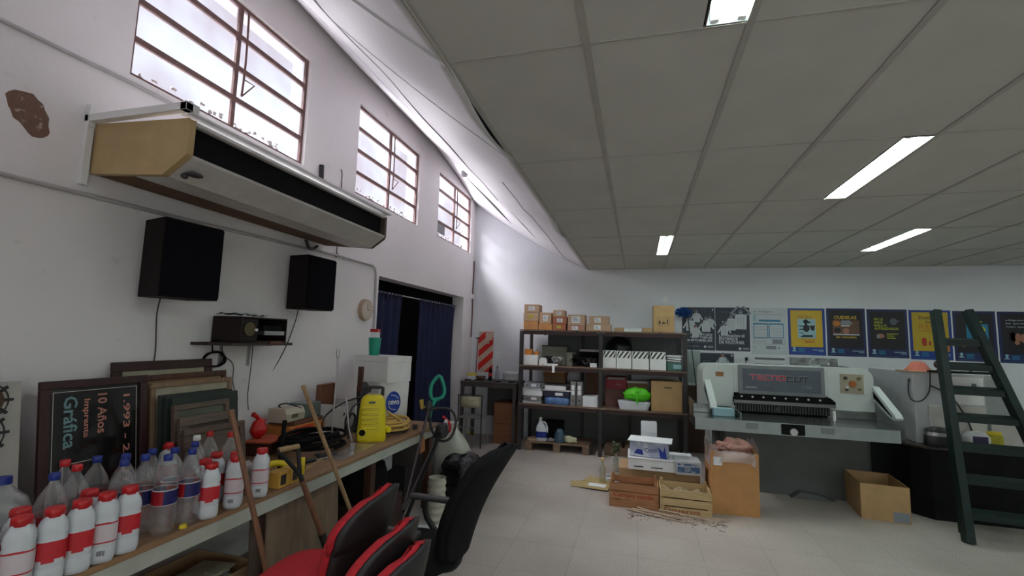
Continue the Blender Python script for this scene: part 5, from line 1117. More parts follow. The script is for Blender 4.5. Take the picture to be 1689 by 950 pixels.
single('plank', MB().box(-.17, .18, -.12, .12, 0, .03), M_card2, 'pale wooden lid on the orange brown case', 'board', (-1.26, 7.55, z0+.457), -.18, bevel=.004)
single('carton_filler', MB().box(-.17, .17, -.11, .12, 0, .398), M_cardin, 'brown box holding up the wooden case at the back', 'box', (-1.27, 7.55, z0))
binder('ring_binder', 'upright grey file with white label, left one of two standing', -.975, -.895, z0, .36, M_bind, True); binder('ring_binder', 'upright grey file with white label, right one of two standing', -.89, -.80, z0, .355, M_bind, True, y0=7.17)
b = MB()
for k in range(8): b.box(-.11+.004*math.sin(k*3), .11+.005*math.sin(k*5), -.14, .12, .019*k, .019*k+.017)
single('paper_stack', b, M_paper, 'white paper pile right of the standing files', 'paper', (-.682, 7.30, z0), .0)
single('hardboard', MB().box(-.12, .12, 0, .01, 0, .48), mat('brown card panel', (.15, .07, .045), .7), 'brown card panel behind the white paper pile', 'board', (-.67, 7.60, z0))
t = kbox(-.475, -.155, z0, .96, 'dark red carton with white mark, bottom, lower shelf', mat('brown red carton', (.13, .05, .04), .6), group=None, y0=7.36); 
t = kbox(-.47, -.16, .96, 1.14, 'bright red box with a small white mark on the dark carton', mat('red carton', (.26, .015, .022), .55), group=None, y0=7.36); MB().box(.0, .08, -.152, -.15, .06, .07).box(-.12, .13, -.152, -.15, .14, .165).build('white_mark', C['grey'], t)
t = thing('tray', 'white shallow plastic tray wrapped in film on the lower shelf', 'tray', (-.05, 7.22, z0)); MB().loft([(0, .20, .09), (.11, .235, .11), (.12, .235, .11), (.115, .22, .10), (.06, .21, .09)], 24, 6).build('body', M_milk, t)
t = thing('green_bag', 'bright lime green tied bag in the white tray', 'bag', (.0, 7.22, z0+.118)); MB().blob((0, 0, .09), (.20, .11, .105), 26, 16, .10, 17, flat=-.088, fr=5).build('body', mat('lime green bag', (.10, .62, .01), .45, var=.3, scale=12, bump=.7), t)
MB().tube([(0, -.11, .13), (-.01, -.13, .05), (.0, -.13, -.03)], .012, 6).blob((.0, -.11, .14), (.03, .02, .025), 10, 8, .3, 1).build('knot', mat('lime green bag', (.1, .62, .01)), t)
single('paper_stack', MB().box(-.17, .17, -.1, .1, 0, .03), M_grey, 'grey papers standing proud behind the green bag', 'paper', (.0, 7.50, z0+.36), .05); single('carton_filler', MB().box(-.15, .15, -.1, .1, 0, .358), M_cardin, 'brown carton behind the green bag', 'box', (.0, 7.50, z0))
t = kbox(.19, .615, z0, 1.125, 'large plain brown carton at the right end of the lower shelf', mat('yellow brown carton', (.46, .29, .13)), group=None, dy=.4, y0=7.15); MB().box(-.03, .07, -.202, -.2, .33, .345).build('small_print', M_ink, t); MB().box(-.2, .2, -.201, -.2, .295, .298).build('flap_line', M_card, t)
# pallets
def pallet(label, x, y, wd, dp, n=5, h=.135, rz=0):
    t = thing('pallet', label, 'pallet', (x, y, 0), rz, 'wooden pallets under the shelving'); mw = woodmat('pallet wood', (.22, .14, .09), (.14, .09, .06), 0)
    for k in range(n):
        yy = -dp/2+dp*(k+.5)/n; MB().box(-wd/2, wd/2, yy-dp/n*.42, yy+dp/n*.42, h-.02, h).build('deck_board', mw, t)
    for xx in (-wd/2+.05, 0, wd/2-.05):
        for yy in (-dp/2+.05, dp/2-.05): MB().box(xx-.05, xx+.05, yy-.05, yy+.05, .0, h-.02).build('block', mw, t)
    return t
pallet('wooden pallet under the left bay carrying the white jug', -1.17, 7.42, .96, .58); 
t = thing('pallet', 'second wooden pallet lying under the right bay of the shelving', 'pallet', (-.05, 7.48, 0), 0, 'wooden pallets under the shelving'); mw = woodmat('pallet wood', (.22, .14, .09), (.14, .09, .06), 0)
for k in range(6): MB().box(-.42+k*.145, -.42+k*.145+.10, -.25, .3, .12, .14).build('deck_board', mw, t)
for yy in (-.22, .24): MB().box(-.42, .40, yy-.02, yy+.02, 0, .12).build('bearer', mw, t)
t = thing('bleach_jug', 'white handled jug with blue label on the left pallet', 'jug', (-1.42, 7.24, .137))
MB().loft([(0, .075, .055), (.01, .085, .062), (.17, .085, .062), (.23, .06, .05, -.01, 0), (.28, .025, .025, -.02, 0), (.32, .022, .022, -.02, 0)], 24, 3).build('body', M_milk, t)
MB().tube([(.0, 0, .27), (.05, 0, .27), (.085, 0, .2), (.085, 0, .12)], .014, 8).build('handle', M_milk, t); MB().loft([(.05, .0865, .0635), (.14, .0865, .0635)], 24, 3, cap=False).build('label', M_blue, t); MB().loft([(.318, .025, .025, -.02, 0), (.345, .024, .024, -.02, 0)], 14).build('cap', M_white, t)
t = thing('water_jug', 'cut blue tinted plastic jar on the left pallet', 'jar', (-1.14, 7.22, .137)); MB().loft([(0, .07, .07), (.02, .08, .08), (.10, .078, .078), (.18, .05, .05), (.20, .03, .03)], 22).build('body', mat('blue tinted plastic', (.05, .10, .14), .2, var=.4, scale=10), t)
single('black_box', MB().box(-.14, .14, -.1, .1, 0, .26), M_blackm, 'black box at the back of the left pallet', 'box', (-1.26, 7.52, .137), .05, bevel=.006)
single('cream_casting', MB().blob((0, 0, .04), (.09, .05, .055), 16, 10, .25, 7, flat=-.038).blob((-.07, 0, .07), (.03, .03, .03), 10, 8, .1, 8), mat('cream plastic part', (.50, .48, .32), .5), 'cream knobbly part at the right of the left pallet', 'part', (-.99, 7.24, .137))
single('rag', MB().blob((0, 0, .02), (.07, .05, .03), 12, 8, .4, 9, flat=-.018), mat('grey rag', (.22, .2, .2), .9), 'grey rag between the white jug and the blue jar', 'rag', (-1.27, 7.22, .137))
single('wood_disc', MB().cyl((0, 0, 0), (0, 0, .025), .09, n=24), M_card2, 'round pale wooden disc at the left end of the pallet', 'disc', (-1.56, 7.26, .137))
# feather duster
t = thing('feather_duster', 'blue feather duster on a long black pole against the wall', 'duster', (0, 0, 0)); MB().cyl((.76, 7.82, 2.10), (.86, 7.60, .95), .008, n=8).build('pole', M_black, t)
b = MB(); rr = random.Random(1)
for k in range(150):
    d = Vector((rr.gauss(0, 1), rr.gauss(0, 1), rr.gauss(0, 1))).normalized(); b.tube([Vector((.70, 7.84, 2.16)), Vector((.70, 7.84, 2.16))+Vector((d.x*.13, d.y*.05, d.z*.085))], .006, 4, smooth=1)
b.build('feathers', mat('blue feathers', (.005, .07, .30), .9, var=.4, scale=30), t)
MB().cyl((.76, 7.82, 2.06), (.762, 7.815, 1.93), .014, n=8).build('ferrule', M_white, t)

# ================================================================ guillotine paper cutter
t = thing('paper_cutter', 'large grey white guillotine paper cutter with TECNOCUT lettering', 'machine', (0, 0, 0))
M_cut = mat('pale machine enamel', (.60, .65, .63), .45, var=.06, scale=3); M_cutd = mat('dark machine base', (.10, .11, .105), .5, var=.2, scale=3)
M_bed = mat('polished cast iron', (.22, .24, .235), .22, .85, var=.25, scale=6)
def rrect(x0, x1, z0, z1, r, tl=True, tr_=True, n=6):
    p = [(x0, z0), (x1, z0)]
    if tr_: p += [(x1-r+r*math.cos(a), z1-r+r*math.sin(a)) for a in [PI/2*k/n for k in range(n+1)]]
    else: p += [(x1, z1)]
    if tl: p += [(x0+r-r*math.sin(a), z1-r+r*math.cos(a)) for a in [PI/2*k/n for k in range(n+1)]]
    else: p += [(x0, z1)]
    return p
YC = 6.30
b = MB().prism(rrect(.78, 1.13, .86, 1.425, .11, True, False), YC, YC+.62, 'y').prism(rrect(2.14, 2.60, .86, 1.445, .12, False, True), YC, YC+.62, 'y').box(1.13, 2.14, YC, YC+.62, 1.10, 1.43)
b.build('upper_housing', M_cut, t, bevel=.006)
MB().box(1.13, 2.14, YC+.14, YC+.60, .87, 1.10).build('throat', M_blackm, t)
b = MB().box(1.185, 2.10, YC-.035, YC-.001, 1.085, 1.435); npf = b.build('nameplate_frame', mat('grey frame enamel', (.19, .21, .225), .45), t, bevel=.004)
MB().box(1.23, 2.06, YC-.040, YC-.036, 1.135, 1.395).build('nameplate', mat('dark blue grey plate', (.075, .10, .13), .4), npf)
X = T(0, YC-.0405, 0)
b = MB()
def letters(b, s_, x0, x1, z0, z1, mi, y):
    n = len(s_); cw = (x1-x0)/n; g_ = cw*.16; th = .014
    for i, ch in enumerate(s_):
        a, c = x0+i*cw, x0+(i+1)*cw-g_; zm = (z0+z1)/2
        B_ = lambda p, q, r0_, s0: b.box(p, q, y-.003, y, r0_, s0, mi)
        if ch == 'T': B_(a-.01, c+.0, z1-th, z1); B_((a+c)/2-th/2, (a+c)/2+th/2, z0, z1-th)
        if ch in 'EC': B_(a, a+th, z0, z1); B_(a+th, c, z1-th, z1); B_(a+th, c, z0, z0+th)
        if ch == 'E': B_(a+th, c, zm-th/2, zm+th/2)
        if ch in 'NOU': B_(a, a+th, z0, z1); B_(c-th, c, z0, z1)
        if ch in 'NO': B_(a+th, c-th, z1-th, z1)
        if ch in 'OU': B_(a+th, c-th, z0, z0+th)
letters(b, 'TECNO', 1.315, 1.70, 1.262, 1.325, 0, YC-.0403); letters(b, 'CUT', 1.70, 1.945, 1.258, 1.321, 1, YC-.0403)
b.build('lettering', [mat('red lettering', (.50, .05, .07), .4), M_ink], npf, label='red and black TECNOCUT lettering')
b = MB(); letters(b, 'TECNO', 1.309, 1.694, 1.266, 1.331, 0, YC-.0401); letters(b, 'CUT', 1.695, 1.940, 1.263, 1.328, 0, YC-.0401); b.build('lettering_outline', C['grey'], npf)
MB().box(1.255, 1.375, YC-.042, YC-.0401, 1.165, 1.185).text('115E', 1.86, 1.96, 1.185, 1.215, YC-.0412, 0).build('model_marking', C['grey'], npf)
MB().box(.93, 1.02, YC-.004, YC-.001, 1.285, 1.34).build('warning_label', mat('orange brown label', (.30, .13, .03), .5), t)
b = MB().prism([(1.12, .99), (2.19, .99), (2.19, 1.05), (2.14, 1.095), (1.17, 1.095), (1.12, 1.045)], YC-.07, YC-.002, 'y'); b.build('knife_beam', M_blackm, t)
b = MB().box(1.12, 2.185, YC-.078, YC-.071, .985, 1.022); b.build('knife_guard', mat('worn steel bar', (.16, .16, .16), .35, .7), t)
b = MB()
for k in range(8): b.cyl((1.205+.118*k, YC-.078, 1.065), (1.205+.118*k, YC-.069, 1.065), .011, n=12)
b.build('bolt_row', M_metal, t)
b = MB()
for k in range(34): b.box(1.14+.0297*k, 1.16+.0297*k, YC-.04, YC-.02, .89, .984)
b.build('clamp_comb', M_black, t)
MB().cyl((1.60, YC-.03, .93), (1.60, YC-.05, .93), .03, n=14).build('clamp_knob', M_black, t)
# control panel
cpn = MB().box(2.265, 2.50, YC-.008, YC-.001, 1.155, 1.375).build('control_panel', mat('cream control plate', (.40, .36, .26), .5), t)
for i, (x, z, m_, R_) in enumerate([(2.315, 1.33, M_dkmetal, .018), (2.45, 1.33, mat('olive button', (.14, .15, .07), .5), .018), (2.385, 1.265, mat('orange button', (.42, .12, .015), .5), .034), (2.325, 1.225, M_white, .014), (2.325, 1.195, M_dkmetal, .014), (2.455, 1.205, mat('olive button', (.14, .15, .07)), .016)]):
    MB().cyl((x, YC-.008, z), (x, YC-.03, z), R_, n=16).build('push_button', m_, cpn)
# table
tb_ = MB().prism([(.61, 5.62), (2.53, 5.62), (2.64, 5.78), (2.62, 6.9), (.68, 6.9), (.61, 6.2)], .745, .87, 'z').build('table', M_bed, t, bevel=.004)
MB().box(.613, 2.525, 5.612, 5.619, .745, .868).build('table_front', mat('grey green machine enamel', (.30, .345, .34), .35, .3), t)
MB().box(1.46, 1.68, 5.604, 5.611, .755, .862).build('scale_window', M_blackm, tb_); MB().cyl((1.57, 5.575, .79), (1.57, 5.603, .79), .036, n=20).build('hand_knob', M_metal, tb_)
for x in (1.12, 1.83): MB().box(x, x+.12, 5.606, 5.6115, .79, .85).build('inset_plate', mat('grey inset', (.18, .21, .205), .35, .3), tb_)
b = MB().box(.64, 1.10, 6.05, 6.07, .871, .97).box(1.08, 1.10, 5.70, 6.05, .871, .94); b.build('side_fence', M_bed, t, bevel=.003)
MB().box(.66, .68, 6.08, 6.8, .871, .97).build('side_fence', M_bed, t)
b = MB().box(2.12, 2.60, 6.27, 6.29, .871, .96); b.build('side_fence', M_bed, t, bevel=.003)
MB().cyl((2.03, 5.83, .871), (2.03, 5.83, .90), .006, n=8).cyl((2.03, 5.83, .90), (2.03, 5.83, 1.0), .014, n=10).build('pointer', M_white, t)
# light guard arms
for x0 in (.80, 2.585):
    b = MB().prism([(6.42, 1.25), (6.30, 1.24), (5.86, 1.0), (5.82, .96), (5.86, .935), (5.95, .95), (6.30, 1.10)], x0, x0+.07, 'x'); b.build('guard_arm', M_cut, t, bevel=.008)
    MB().prism([(6.28, 1.19), (5.90, .975), (5.90, .96), (6.28, 1.12)], x0-.003, x0-.001, 'x').build('sensor_strip', M_blackm, t)
MB().prism([(1.00, 6.15), (2.46, 6.15), (2.50, 6.2), (2.50, 6.85), (.95, 6.85), (.95, 6.2)], 0, .745, 'z').build('base', M_cutd, t, bevel=.01)
MB().box(.80, .84, 6.22, 6.30, 0, .745).build('support_post', M_cut, t)
MB().prism([(1.65, 0), (2.1, 0), (1.95, .05), (1.75, .07)], 6.05, 6.148, 'y').build('foot_pedal', M_cutd, t)
MB().tube([(2.14, 6.5, 1.45), (2.35, 6.45, 1.45), (2.56, 6.45, 1.42)], .008, 6).build('cable', M_black, t)
single('small_carton', MB().box(-.11, .11, -.06, .06, 0, .085), C['pale'], 'pale blue white flat box on the left wing of the cutting table', 'box', (.94, 5.88, .872), .0, bevel=.004)

# ================================================================ floor in front of the cutter
def crate(label, x0, x1, y0, y1, h, m, word, wm, side_):
    t = thing('wooden_crate', label, 'crate', (x0, y0, 0.001), 0, 'wooden fruit crates side by side'); W, D = x1-x0-.004, y1-y0
    for k in range(3):
        z = .002+k*h*.34; hh = h*.29
        MB().box(0, W, 0, .008, z, z+hh).build('front_slat', m, t); MB().box(0, W, D-.008, D, z, z+hh).build('back_slat', m, t)
    for x in (0, W-.012):
        for k in (0, 1): MB().box(x, x+.012, .009, D-.009, .002+k*h*.5, .002+k*h*.5+h*.45).build('end_board', m, t)
    for x in (.014, W-.04):
        for y in (.009, D-.035): MB().box(x, x+.026, y, y+.026, 0, h+.03).build('corner_post', m, t)
    MB().box(.01, W-.01, .01, D-.01, 0.0, .008).build('bottom_board', m, t)
    z = .002+[1, 0][side_]*h*.34
    MB().text(word, W*.08, W*.9 if not side_ else W*.78, z+h*.03, z+h*.27, -.0008, 0, bold=.02).build('stamp', wm, t)
    return t
M_cr1 = woodmat('orange crate wood', (.42, .20, .09), (.32, .145, .065), 0); M_cr2 = woodmat('pale crate wood', (.52, .38, .19), (.42, .29, .14), 0)
crate('orange wooden crate with red script, left of the two fruit crates', -.28, .21, 5.10, 5.42, .235, M_cr1, 'Campo verde', mat('crate red print', (.35, .05, .03), .8), 0)
crate('pale wooden crate stamped Figueroa, right of the two fruit crates', .215, .70, 5.06, 5.38, .235, M_cr2, 'Figueroa', mat('crate brown print', (.30, .09, .05), .8), 1)
rr = random.Random(2)
b = MB(); b.grid(lambda a, c: (.02+.44*a, .02+.28*c, .11+.015*math.sin(a*17)+.012*math.sin(c*23+a*9)), 24, 14, sm=False)
tag(b.build('wood_chips', mat('pale wood chips', (.40, .31, .18), .9, var=.5, scale=40, bump=1)), 'pale wood chips filling the stamped crate', 'wood chips', kind='stuff')
bpy.data.objects['wood_chips'].location = (.215, 5.06, .06)
# boxes behind crates
kbox(-.20, .64, .001, .30, 'wide brown carton behind the two crates, carrying the paper boxes', M_card, y0=5.47, dy=.42, group=None)
t = kbox(-.10, .58, .303, .42, 'wide white flat carton with small black print, under the ream', M_paper, y0=5.42, dy=.42, group=None)
MB().box(-.28, -.18, -.212, -.21, .03, .04).box(-.10, .02, -.212, -.21, .03, .04).build('black_print', M_ink, t); MB().box(-.345, .345, -.22, .215, .118, .124).build('torn_lid', M_paper, t)
b = MB(); b.grid(lambda a, c: (-.13+.26*a, -.25+.34*min(1, c*1.35) if c < .74 else -.25, .0+.008*math.sin(a*6) if c < .74 else 0), 6, 6)
t = thing('newspaper', 'folded newspaper with blue headline hanging over the white carton', 'newspaper', (.50, 5.50, .432), .05)
MB().box(-.12, .14, -.12, .14, 0, .008).box(-.12, .14, -.128, -.12, -.125, .008).build('pages', mat('newsprint', (.42, .42, .44), .8, var=.2), t, bevel=.002)
MB().box(-.10, .10, -.1285, -.128, -.03, -.01).box(-.10, .12, -.1285, -.128, -.10, -.04).build('headline', mat('blue print', (.04, .10, .22), .7, c2=(.3, .32, .36), lo=.5, hi=.6, scale=20), t)
t = thing('paper_ream', 'white and blue wrapped ream box with a lettered side and open lid', 'ream box', (.13, 5.60, .432), -.10)
M_rw = mat('white blue swirl print', (.52, .55, .62), .6, c2=(.34, .38, .50), scale=9, lo=.47, hi=.5)
MB().box(-.20, .20, -.14, .14, 0, .16).build('body', M_rw, t, bevel=.006)
MB().box(-.22, .24, -.17, .13, .165, .172).build('lid', M_paper, t)
MB().prism([(-.16, .03), (-.05, .02), (-.07, .075), (-.12, .08)], -.1425, -.1405, 'y').build('blue_mark', M_blue, t)
b = MB(); b.prism([(.12, .01), (.19, .0), (.17, .13), (.15, .07), (.10, .12)], -.1425, -.1405, 'y'); b.build('blue_mark', M_blue, t)
MB().text('Creati', -.03, .11, .05, .10, -.1412, 0, X=T(0, 0, 0, ry=-.15)).build('lettering', C['navy'], t)
t = thing('carton', 'small open white carton standing upright at the back of the paper pile', 'box', (.13, 5.90, .62), 0); MB().box(-.085, 0, -.01, 0, 0, .13).box(.004, .085, -.01, 0, 0, .13).build('flap', M_paper, t); MB().box(-.09, .09, .002, .12, -.615, .10).build('body', M_paper, t)
# tall sack in carton
t = thing('carton', 'tall worn brown carton with a clear bag liner, full of pinkish waste', 'box', (.93, 5.42, .001), .04)
b = MB(); openbox(b, .44, .36, .60, .008); b.build('body', [mat('orange brown carton', (.42, .23, .09), .6, var=.15, scale=3), M_cardin], t)
b = MB()
def lin(a, c):
    th = a*2*PI; k = 1+.04*math.sin(th*9)+.03*math.sin(th*5+1); z = .64-.17*c if c > .2 else .64+.05*math.sin(th*2.+1)+.02*math.sin(th*11)
    X_ = .232*math.copysign(abs(math.cos(th))**.35, math.cos(th)); Y_ = .195*math.copysign(abs(math.sin(th))**.35, math.sin(th)); return (X_*(1+.02*math.sin(th*7+c*5)), Y_*(1+.03*math.sin(th*9+c*4)), z+.04*math.sin(th*3)*c)
b.grid(lin, 64, 8); b.build('bag_liner', clearmat('pinkish film', (.88, .78, .78), .25, .75, .25), t, label='crumpled clear plastic liner')
MB().blob((.04, .0, .60), (.17, .13, .11), 26, 16, .22, 5, fr=4).blob((-.08, -.03, .62), (.07, .06, .05), 14, 10, .3, 6).build('waste', mat('pinkish wrapped waste', (.42, .20, .16), .35, var=.5, scale=14, bump=.7), t)
MB().box(-.2, -.12, -.19, -.182, .47, .55).build('torn_label', M_paper, t)
# bottles, plant, tape
M_gl = clearmat('greenish glass', (.72, .74, .62), .3, .7, .05)
def glassb(label, x, y, s_=1): 
    t = thing('glass_bottle', label, 'bottle', (x, y, .001)); MB().loft([(0, .03*s_, .03*s_), (.005, .038*s_, .038*s_), (.14*s_, .038*s_, .038*s_), (.18*s_, .02*s_, .02*s_), (.23*s_, .014*s_, .014*s_)], 18).build('body', M_gl, t); return t
t = glassb('greenish glass bottle with a round cork ball, on the floor left of the crates', -.40, 5.85, 1.1); MB().blob((0, 0, .275), (.026, .026, .026), 14, 10, 0).build('stopper', mat('cork ball', (.5, .36, .2), .7), t)
t = glassb('glass bottle holding a small green plant sprig near the crates', -.27, 6.42, 1.0)
b = MB(); rr = random.Random(6)
for k in range(16): 
    a = rr.uniform(0, 6.28); z = rr.uniform(.24, .36); b.blob((.05*math.cos(a)*rr.random(), .05*math.sin(a)*rr.random(), z), (.022, .016, .02), 8, 6, .2, k)
b.cyl((0, 0, .15), (0, 0, .33), .004, n=6); b.build('foliage', mat('dull green leaves', (.06, .09, .035), .7, var=.3), t)
for k in range(2):
    t = thing('tape_roll', ['upper white ring of tape leaning behind the crates', 'lower white ring of tape on the floor behind the crates'][k], 'tape', (-.30+.02*k, 6.02-.05*k, .001+.0225*(1-k)), 0, 'white tape rings'); MB().loft([(0, .085, .085), (.02, .085, .085), (.02, .072, .072), (0, .072, .072), (0, .085, .085)], 28, cap=False).build('ring', M_milk, t)
M_env = mat('manila envelope', (.42, .33, .15), .8, var=.1)
for k, (x, y, rz) in enumerate([(-.52, 5.80, .5), (-.60, 5.72, .15), (-.45, 5.90, -.3), (-.47, 5.66, -.12)]):
    single('envelope', MB().box(-.16, .16, -.11, .11, 0, .004), M_env, ['largest visible manila envelope on the floor, rotated', 'leftmost manila envelope on the floor', 'rear manila envelope under the corked bottle', 'front manila envelope nearest the crates'][k], 'envelope', (x, y, .001+.0045*k), rz, 'manila envelopes on the floor')
single('leaflet', MB().box(-.10, .10, -.06, .06, 0, .003).box(-.03, .03, -.005, .003, .003, .0034), M_paper, 'white leaflet lying on the manila envelopes', 'paper', (-.45, 5.68, .020), -.15)
b = MB(); rr = random.Random(9)
ST = [((-.05, 5.03, .02), (.66, 4.84, .03)), ((.0, 5.06, .03), (.35, 4.92, .02)), ((.2, 5.02, .045), (.74, 4.93, .02)), ((-.1, 5.04, .01), (.45, 4.86, .01)), ((.4, 4.98, .03), (.85, 5.02, .015))]
for k, (p, q) in enumerate(ST):
    m_ = [sum(v)/2 for v in zip(p, q)]; single('twig', MB().tube([p, (m_[0], m_[1]+.015*(-1)**k, m_[2]), q], lambda s_: .012-.007*s_, 6), mat('pale dry twig', (.42, .31, .22), .8, var=.3), ['longest twig in front of the crates', 'short twig before the orange crate', 'twig lying before the stamped crate', 'thin twig nearest the camera by the crates', 'twig pointing at the tall brown carton'][k], 'twig', group='dry twigs on the floor')
b = MB()
for k in range(130):
    x, y = rr.uniform(-.1, .8), rr.gauss(4.93, .06); a = rr.uniform(0, 3.1); l = rr.uniform(.005, .03); b.box(-l, l, -.002, .002, 0, .003, X=T(x, y, 0, rz=a))
tag(b.build('crumbs', mat('brown crumbs', (.12, .08, .05), .9)), 'scattered brown crumbs and splinters around the twigs', 'debris', kind='stuff')
# carton at the right
t = thing('carton', 'open brown carton on the floor under the right end of the machine', 'box', (2.38, 5.85, .001), -.12)
b = MB(); openbox(b, .40, .55, .34, .006); b.build('body', [mat('yellow brown carton', (.40, .25, .11), .7), M_cardin], t); MB().box(.06, .19, -.277, -.2755, .01, .10).build('torn_label', C['grey'], t)

# ================================================================ right side: black bench, white cabinet
t = thing('bench_cabinet', 'black low machine cabinet at the right, carrying the white cupboard', 'cabinet', (0, 0, 0))
MB().prism([(2.74, 5.95), (2.86, 5.80), (4.6, 5.80), (4.6, 7.3), (2.74, 7.3)], 0, .685, 'z').build('body', mat('black enamel', (.007, .007, .008), .6, var=.4, spec=.2), t, bevel=.006)
MB().prism([(2.70, 5.94), (2.84, 5.77), (4.62, 5.77), (4.62, 7.32), (2.70, 7.32)], .686, .705, 'z').build('top_plate', mat('dark brown top plate', (.07, .055, .05), .35, .4), t)
t = thing('cupboard', 'white metal cupboard standing on the black cabinet behind the ladder', 'cupboard', (2.83, 5.98, .706))
MB().box(0, .62, 0, 1.0, 0, .73).build('body', mat('white grey enamel', (.50, .51, .53), .45, var=.06), t, bevel=.006)
dr_ = MB().box(.33, .60, -.014, -.001, .42, .70).build('door', M_white, t, bevel=.003); dr2 = MB().box(.12, .60, -.012, -.001, .05, .40).build('door', M_grey, t, bevel=.003)
MB().box(.50, .54, -.018, -.0145, .57, .64).box(.505, .535, -.02, -.018, .60, .635).build('control_display', C['midgrey'], dr_); MB().box(.30, .36, -.02, -.0145, .28, .31).build('handle', M_dkmetal, dr2)
MB().box(-.02, .34, -.02, .3, .731, .745).build('top_board', M_card2, t)
b = MB().box(.62, 1.0, .30, 1.0, 0, .70); b.build('side_unit', mat('pale green grey', (.36, .39, .38), .6), t)
MB().box(-.012, -.001, .05, .08, .63, .66).tube([(-.01, .065, .64), (-.02, .06, .52), (-.02, 0, .44), (.05, -.03, .44), (.12, -.04, .55), (.14, -.03, .745)], .007, 6).build('power_cable', M_black, t)
MB().tube([(.14, -.03, .60), (.3, -.05, .5), (.42, -.05, .28), (.47, -.04, .12)], .008, 6).build('cable', M_dkmetal, t)
single('cap', MB().loft([(0, .13, .10), (.01, .12, .09), (.05, .085, .07), (.09, .06, .05), (.10, .02, .02)], 22), mat('faded salmon cloth', (.55, .16, .11), .8, var=.1), 'faded salmon red cap on top of the white cupboard', 'cap', (2.95, 6.12, 1.452))
t = thing('webcam', 'black round camera like device on top of the cupboard', 'camera', (3.09, 6.02, 1.452)); MB().blob((0, 0, .075), (.045, .04, .045), 16, 12, 0).build('head', M_black, t); MB().cyl((0, 0, 0), (0, 0, .04), .03, .015, 12).build('foot', M_black, t); MB().tube([(.04, 0, .06), (.12, -.02, .07), (.22, .0, .05), (.3, .03, .01)], .006, 6).build('cable', M_black, t)
t = thing('pot', 'black round lidded appliance on the cabinet before the cupboard', 'appliance', (2.97, 5.875, .706)); MB().loft([(0, .12, .07), (.02, .125, .075), (.10, .125, .075), (.105, .12, .07)], 26).build('base', M_black, t); MB().loft([(.107, .118, .07), (.14, .115, .068)], 26).build('steel_band', M_metal, t); MB().loft([(.141, .118, .07), (.17, .11, .065), (.19, .05, .03)], 26).build('lid', M_black, t)
t = thing('carton', 'white and purple carton on the black cabinet seen through the ladder', 'box', (3.30, 5.90, .706), .05); MB().prism([(-.09, 0), (.09, 0), (.09, .12), (.05, .165), (-.05, .165), (-.09, .12)], -.05, .05, 'y').build('body', M_paper, t); MB().box(-.06, .07, -.0515, -.0501, .05, .125).build('purple_panel', mat('dark purple print', (.04, .035, .10), .5), t)
t = thing('jar', 'yellow capped jar beside the purple carton on the cabinet', 'jar', (3.45, 5.90, .706)); MB().loft([(0, .06, .06), (.01, .065, .065), (.13, .065, .065), (.15, .05, .05)], 20).build('body', mat('yellow paint jar', (.42, .38, .02), .4), t); MB().loft([(.151, .055, .055), (.175, .055, .055)], 20).build('lid', M_yel, t)
single('small_carton', MB().box(-.05, .05, -.04, .04, 0, .06), M_paper, 'tiny white box left of the purple carton behind the ladder', 'box', (3.14, 5.86, .706), .1, bevel=.003)
single('tilted_sheet', MB().prism([(0, 0), (.30, 0), (.20, .22), (.0, .26)], -.006, .006, 'y'), M_grey, 'grey white sheet standing behind the yellow jar', 'sheet', (3.50, 6.02, .706))
t = thing('side_guard', 'grey brown sloping metal guard at the right end of the cabinet', 'guard', (3.72, 5.90, .706)); MB().prism([(0, .30), (.55, .18), (.55, .0), (.10, .0)], 0, .02, 'y').build('plate', M_grey, t); MB().box(.35, .40, .02, .3, 0, .15).build('bracket', M_dkmetal, t)
# ladder
t = thing('ladder', 'dark green wooden step ladder tapering upward, leaning at the right', 'ladder', (0, 0, 0))
M_lad = mat('dark green paint', (.005, .020, .018), .45, var=.35, scale=12, spec=.35)
zt = 2.09; BL_, BR_, TL_, TR_ = Vector((2.81, 5.22, 0)), Vector((3.56, 5.12, 0)), Vector((3.03, 5.9, zt)), Vector((3.28, 5.86, zt))
def rail(p, q, w_, d_, taper=None):
    d = (q-p).normalized(); s_ = Vector((1, 0, 0)); s_ = (s_-d*s_.dot(d)).normalized(); n_ = d.cross(s_)
    vs = []
    for P_, kk in ((p, 1), (q, 1)):
        for a, c in ((-1, -1), (1, -1), (1, 1), (-1, 1)): vs.append(tuple(P_+s_*a*w_/2+n_*c*d_/2))
    return MB().add(vs, [(3, 2, 1, 0), (4, 5, 6, 7), (0, 1, 5, 4), (1, 2, 6, 5), (2, 3, 7, 6), (3, 0, 4, 7)])
rail(BL_, TL_, .065, .095).build('side_rail', M_lad, t, bevel=.004); rail(BR_, TR_, .065, .095).build('side_rail', M_lad, t, bevel=.004)
for z in (.25, .53, .80, 1.06, 1.31, 1.54, 1.78):
    k = z/zt; a = BL_.lerp(TL_, k); c = BR_.lerp(TR_, k)
    b = MB(); d = (c-a); L = d.length-.065; mx_ = (a+c)/2
    b.box(-L/2, L/2, -.05, .05, -.014, .014, X=T(mx_.x, mx_.y, mx_.z, rz=math.atan2(d.y, d.x)) @ Matrix.Rotation(.25, 4, 'X')); b.build('step', M_lad, t, bevel=.003)
    MB().box(-L/2, L/2, -.052, -.044, -.055, -.0, X=T(mx_.x, mx_.y, mx_.z, rz=math.atan2(d.y, d.x))).build('step_front', M_lad, t)
b = MB().box(-.17, .17, -.012, .012, -.04, .04, X=T(3.15, 5.84, 2.02, rz=-.15)); 
rail(Vector((2.90, 5.70, 0)), Vector((2.93, 5.60, .70)), .03, .04)
MB().box(-.10, .42, -.03, .0, -.012, .012, X=T(3.00, 5.86, 1.46)).build('paint_tray', M_lad, t)
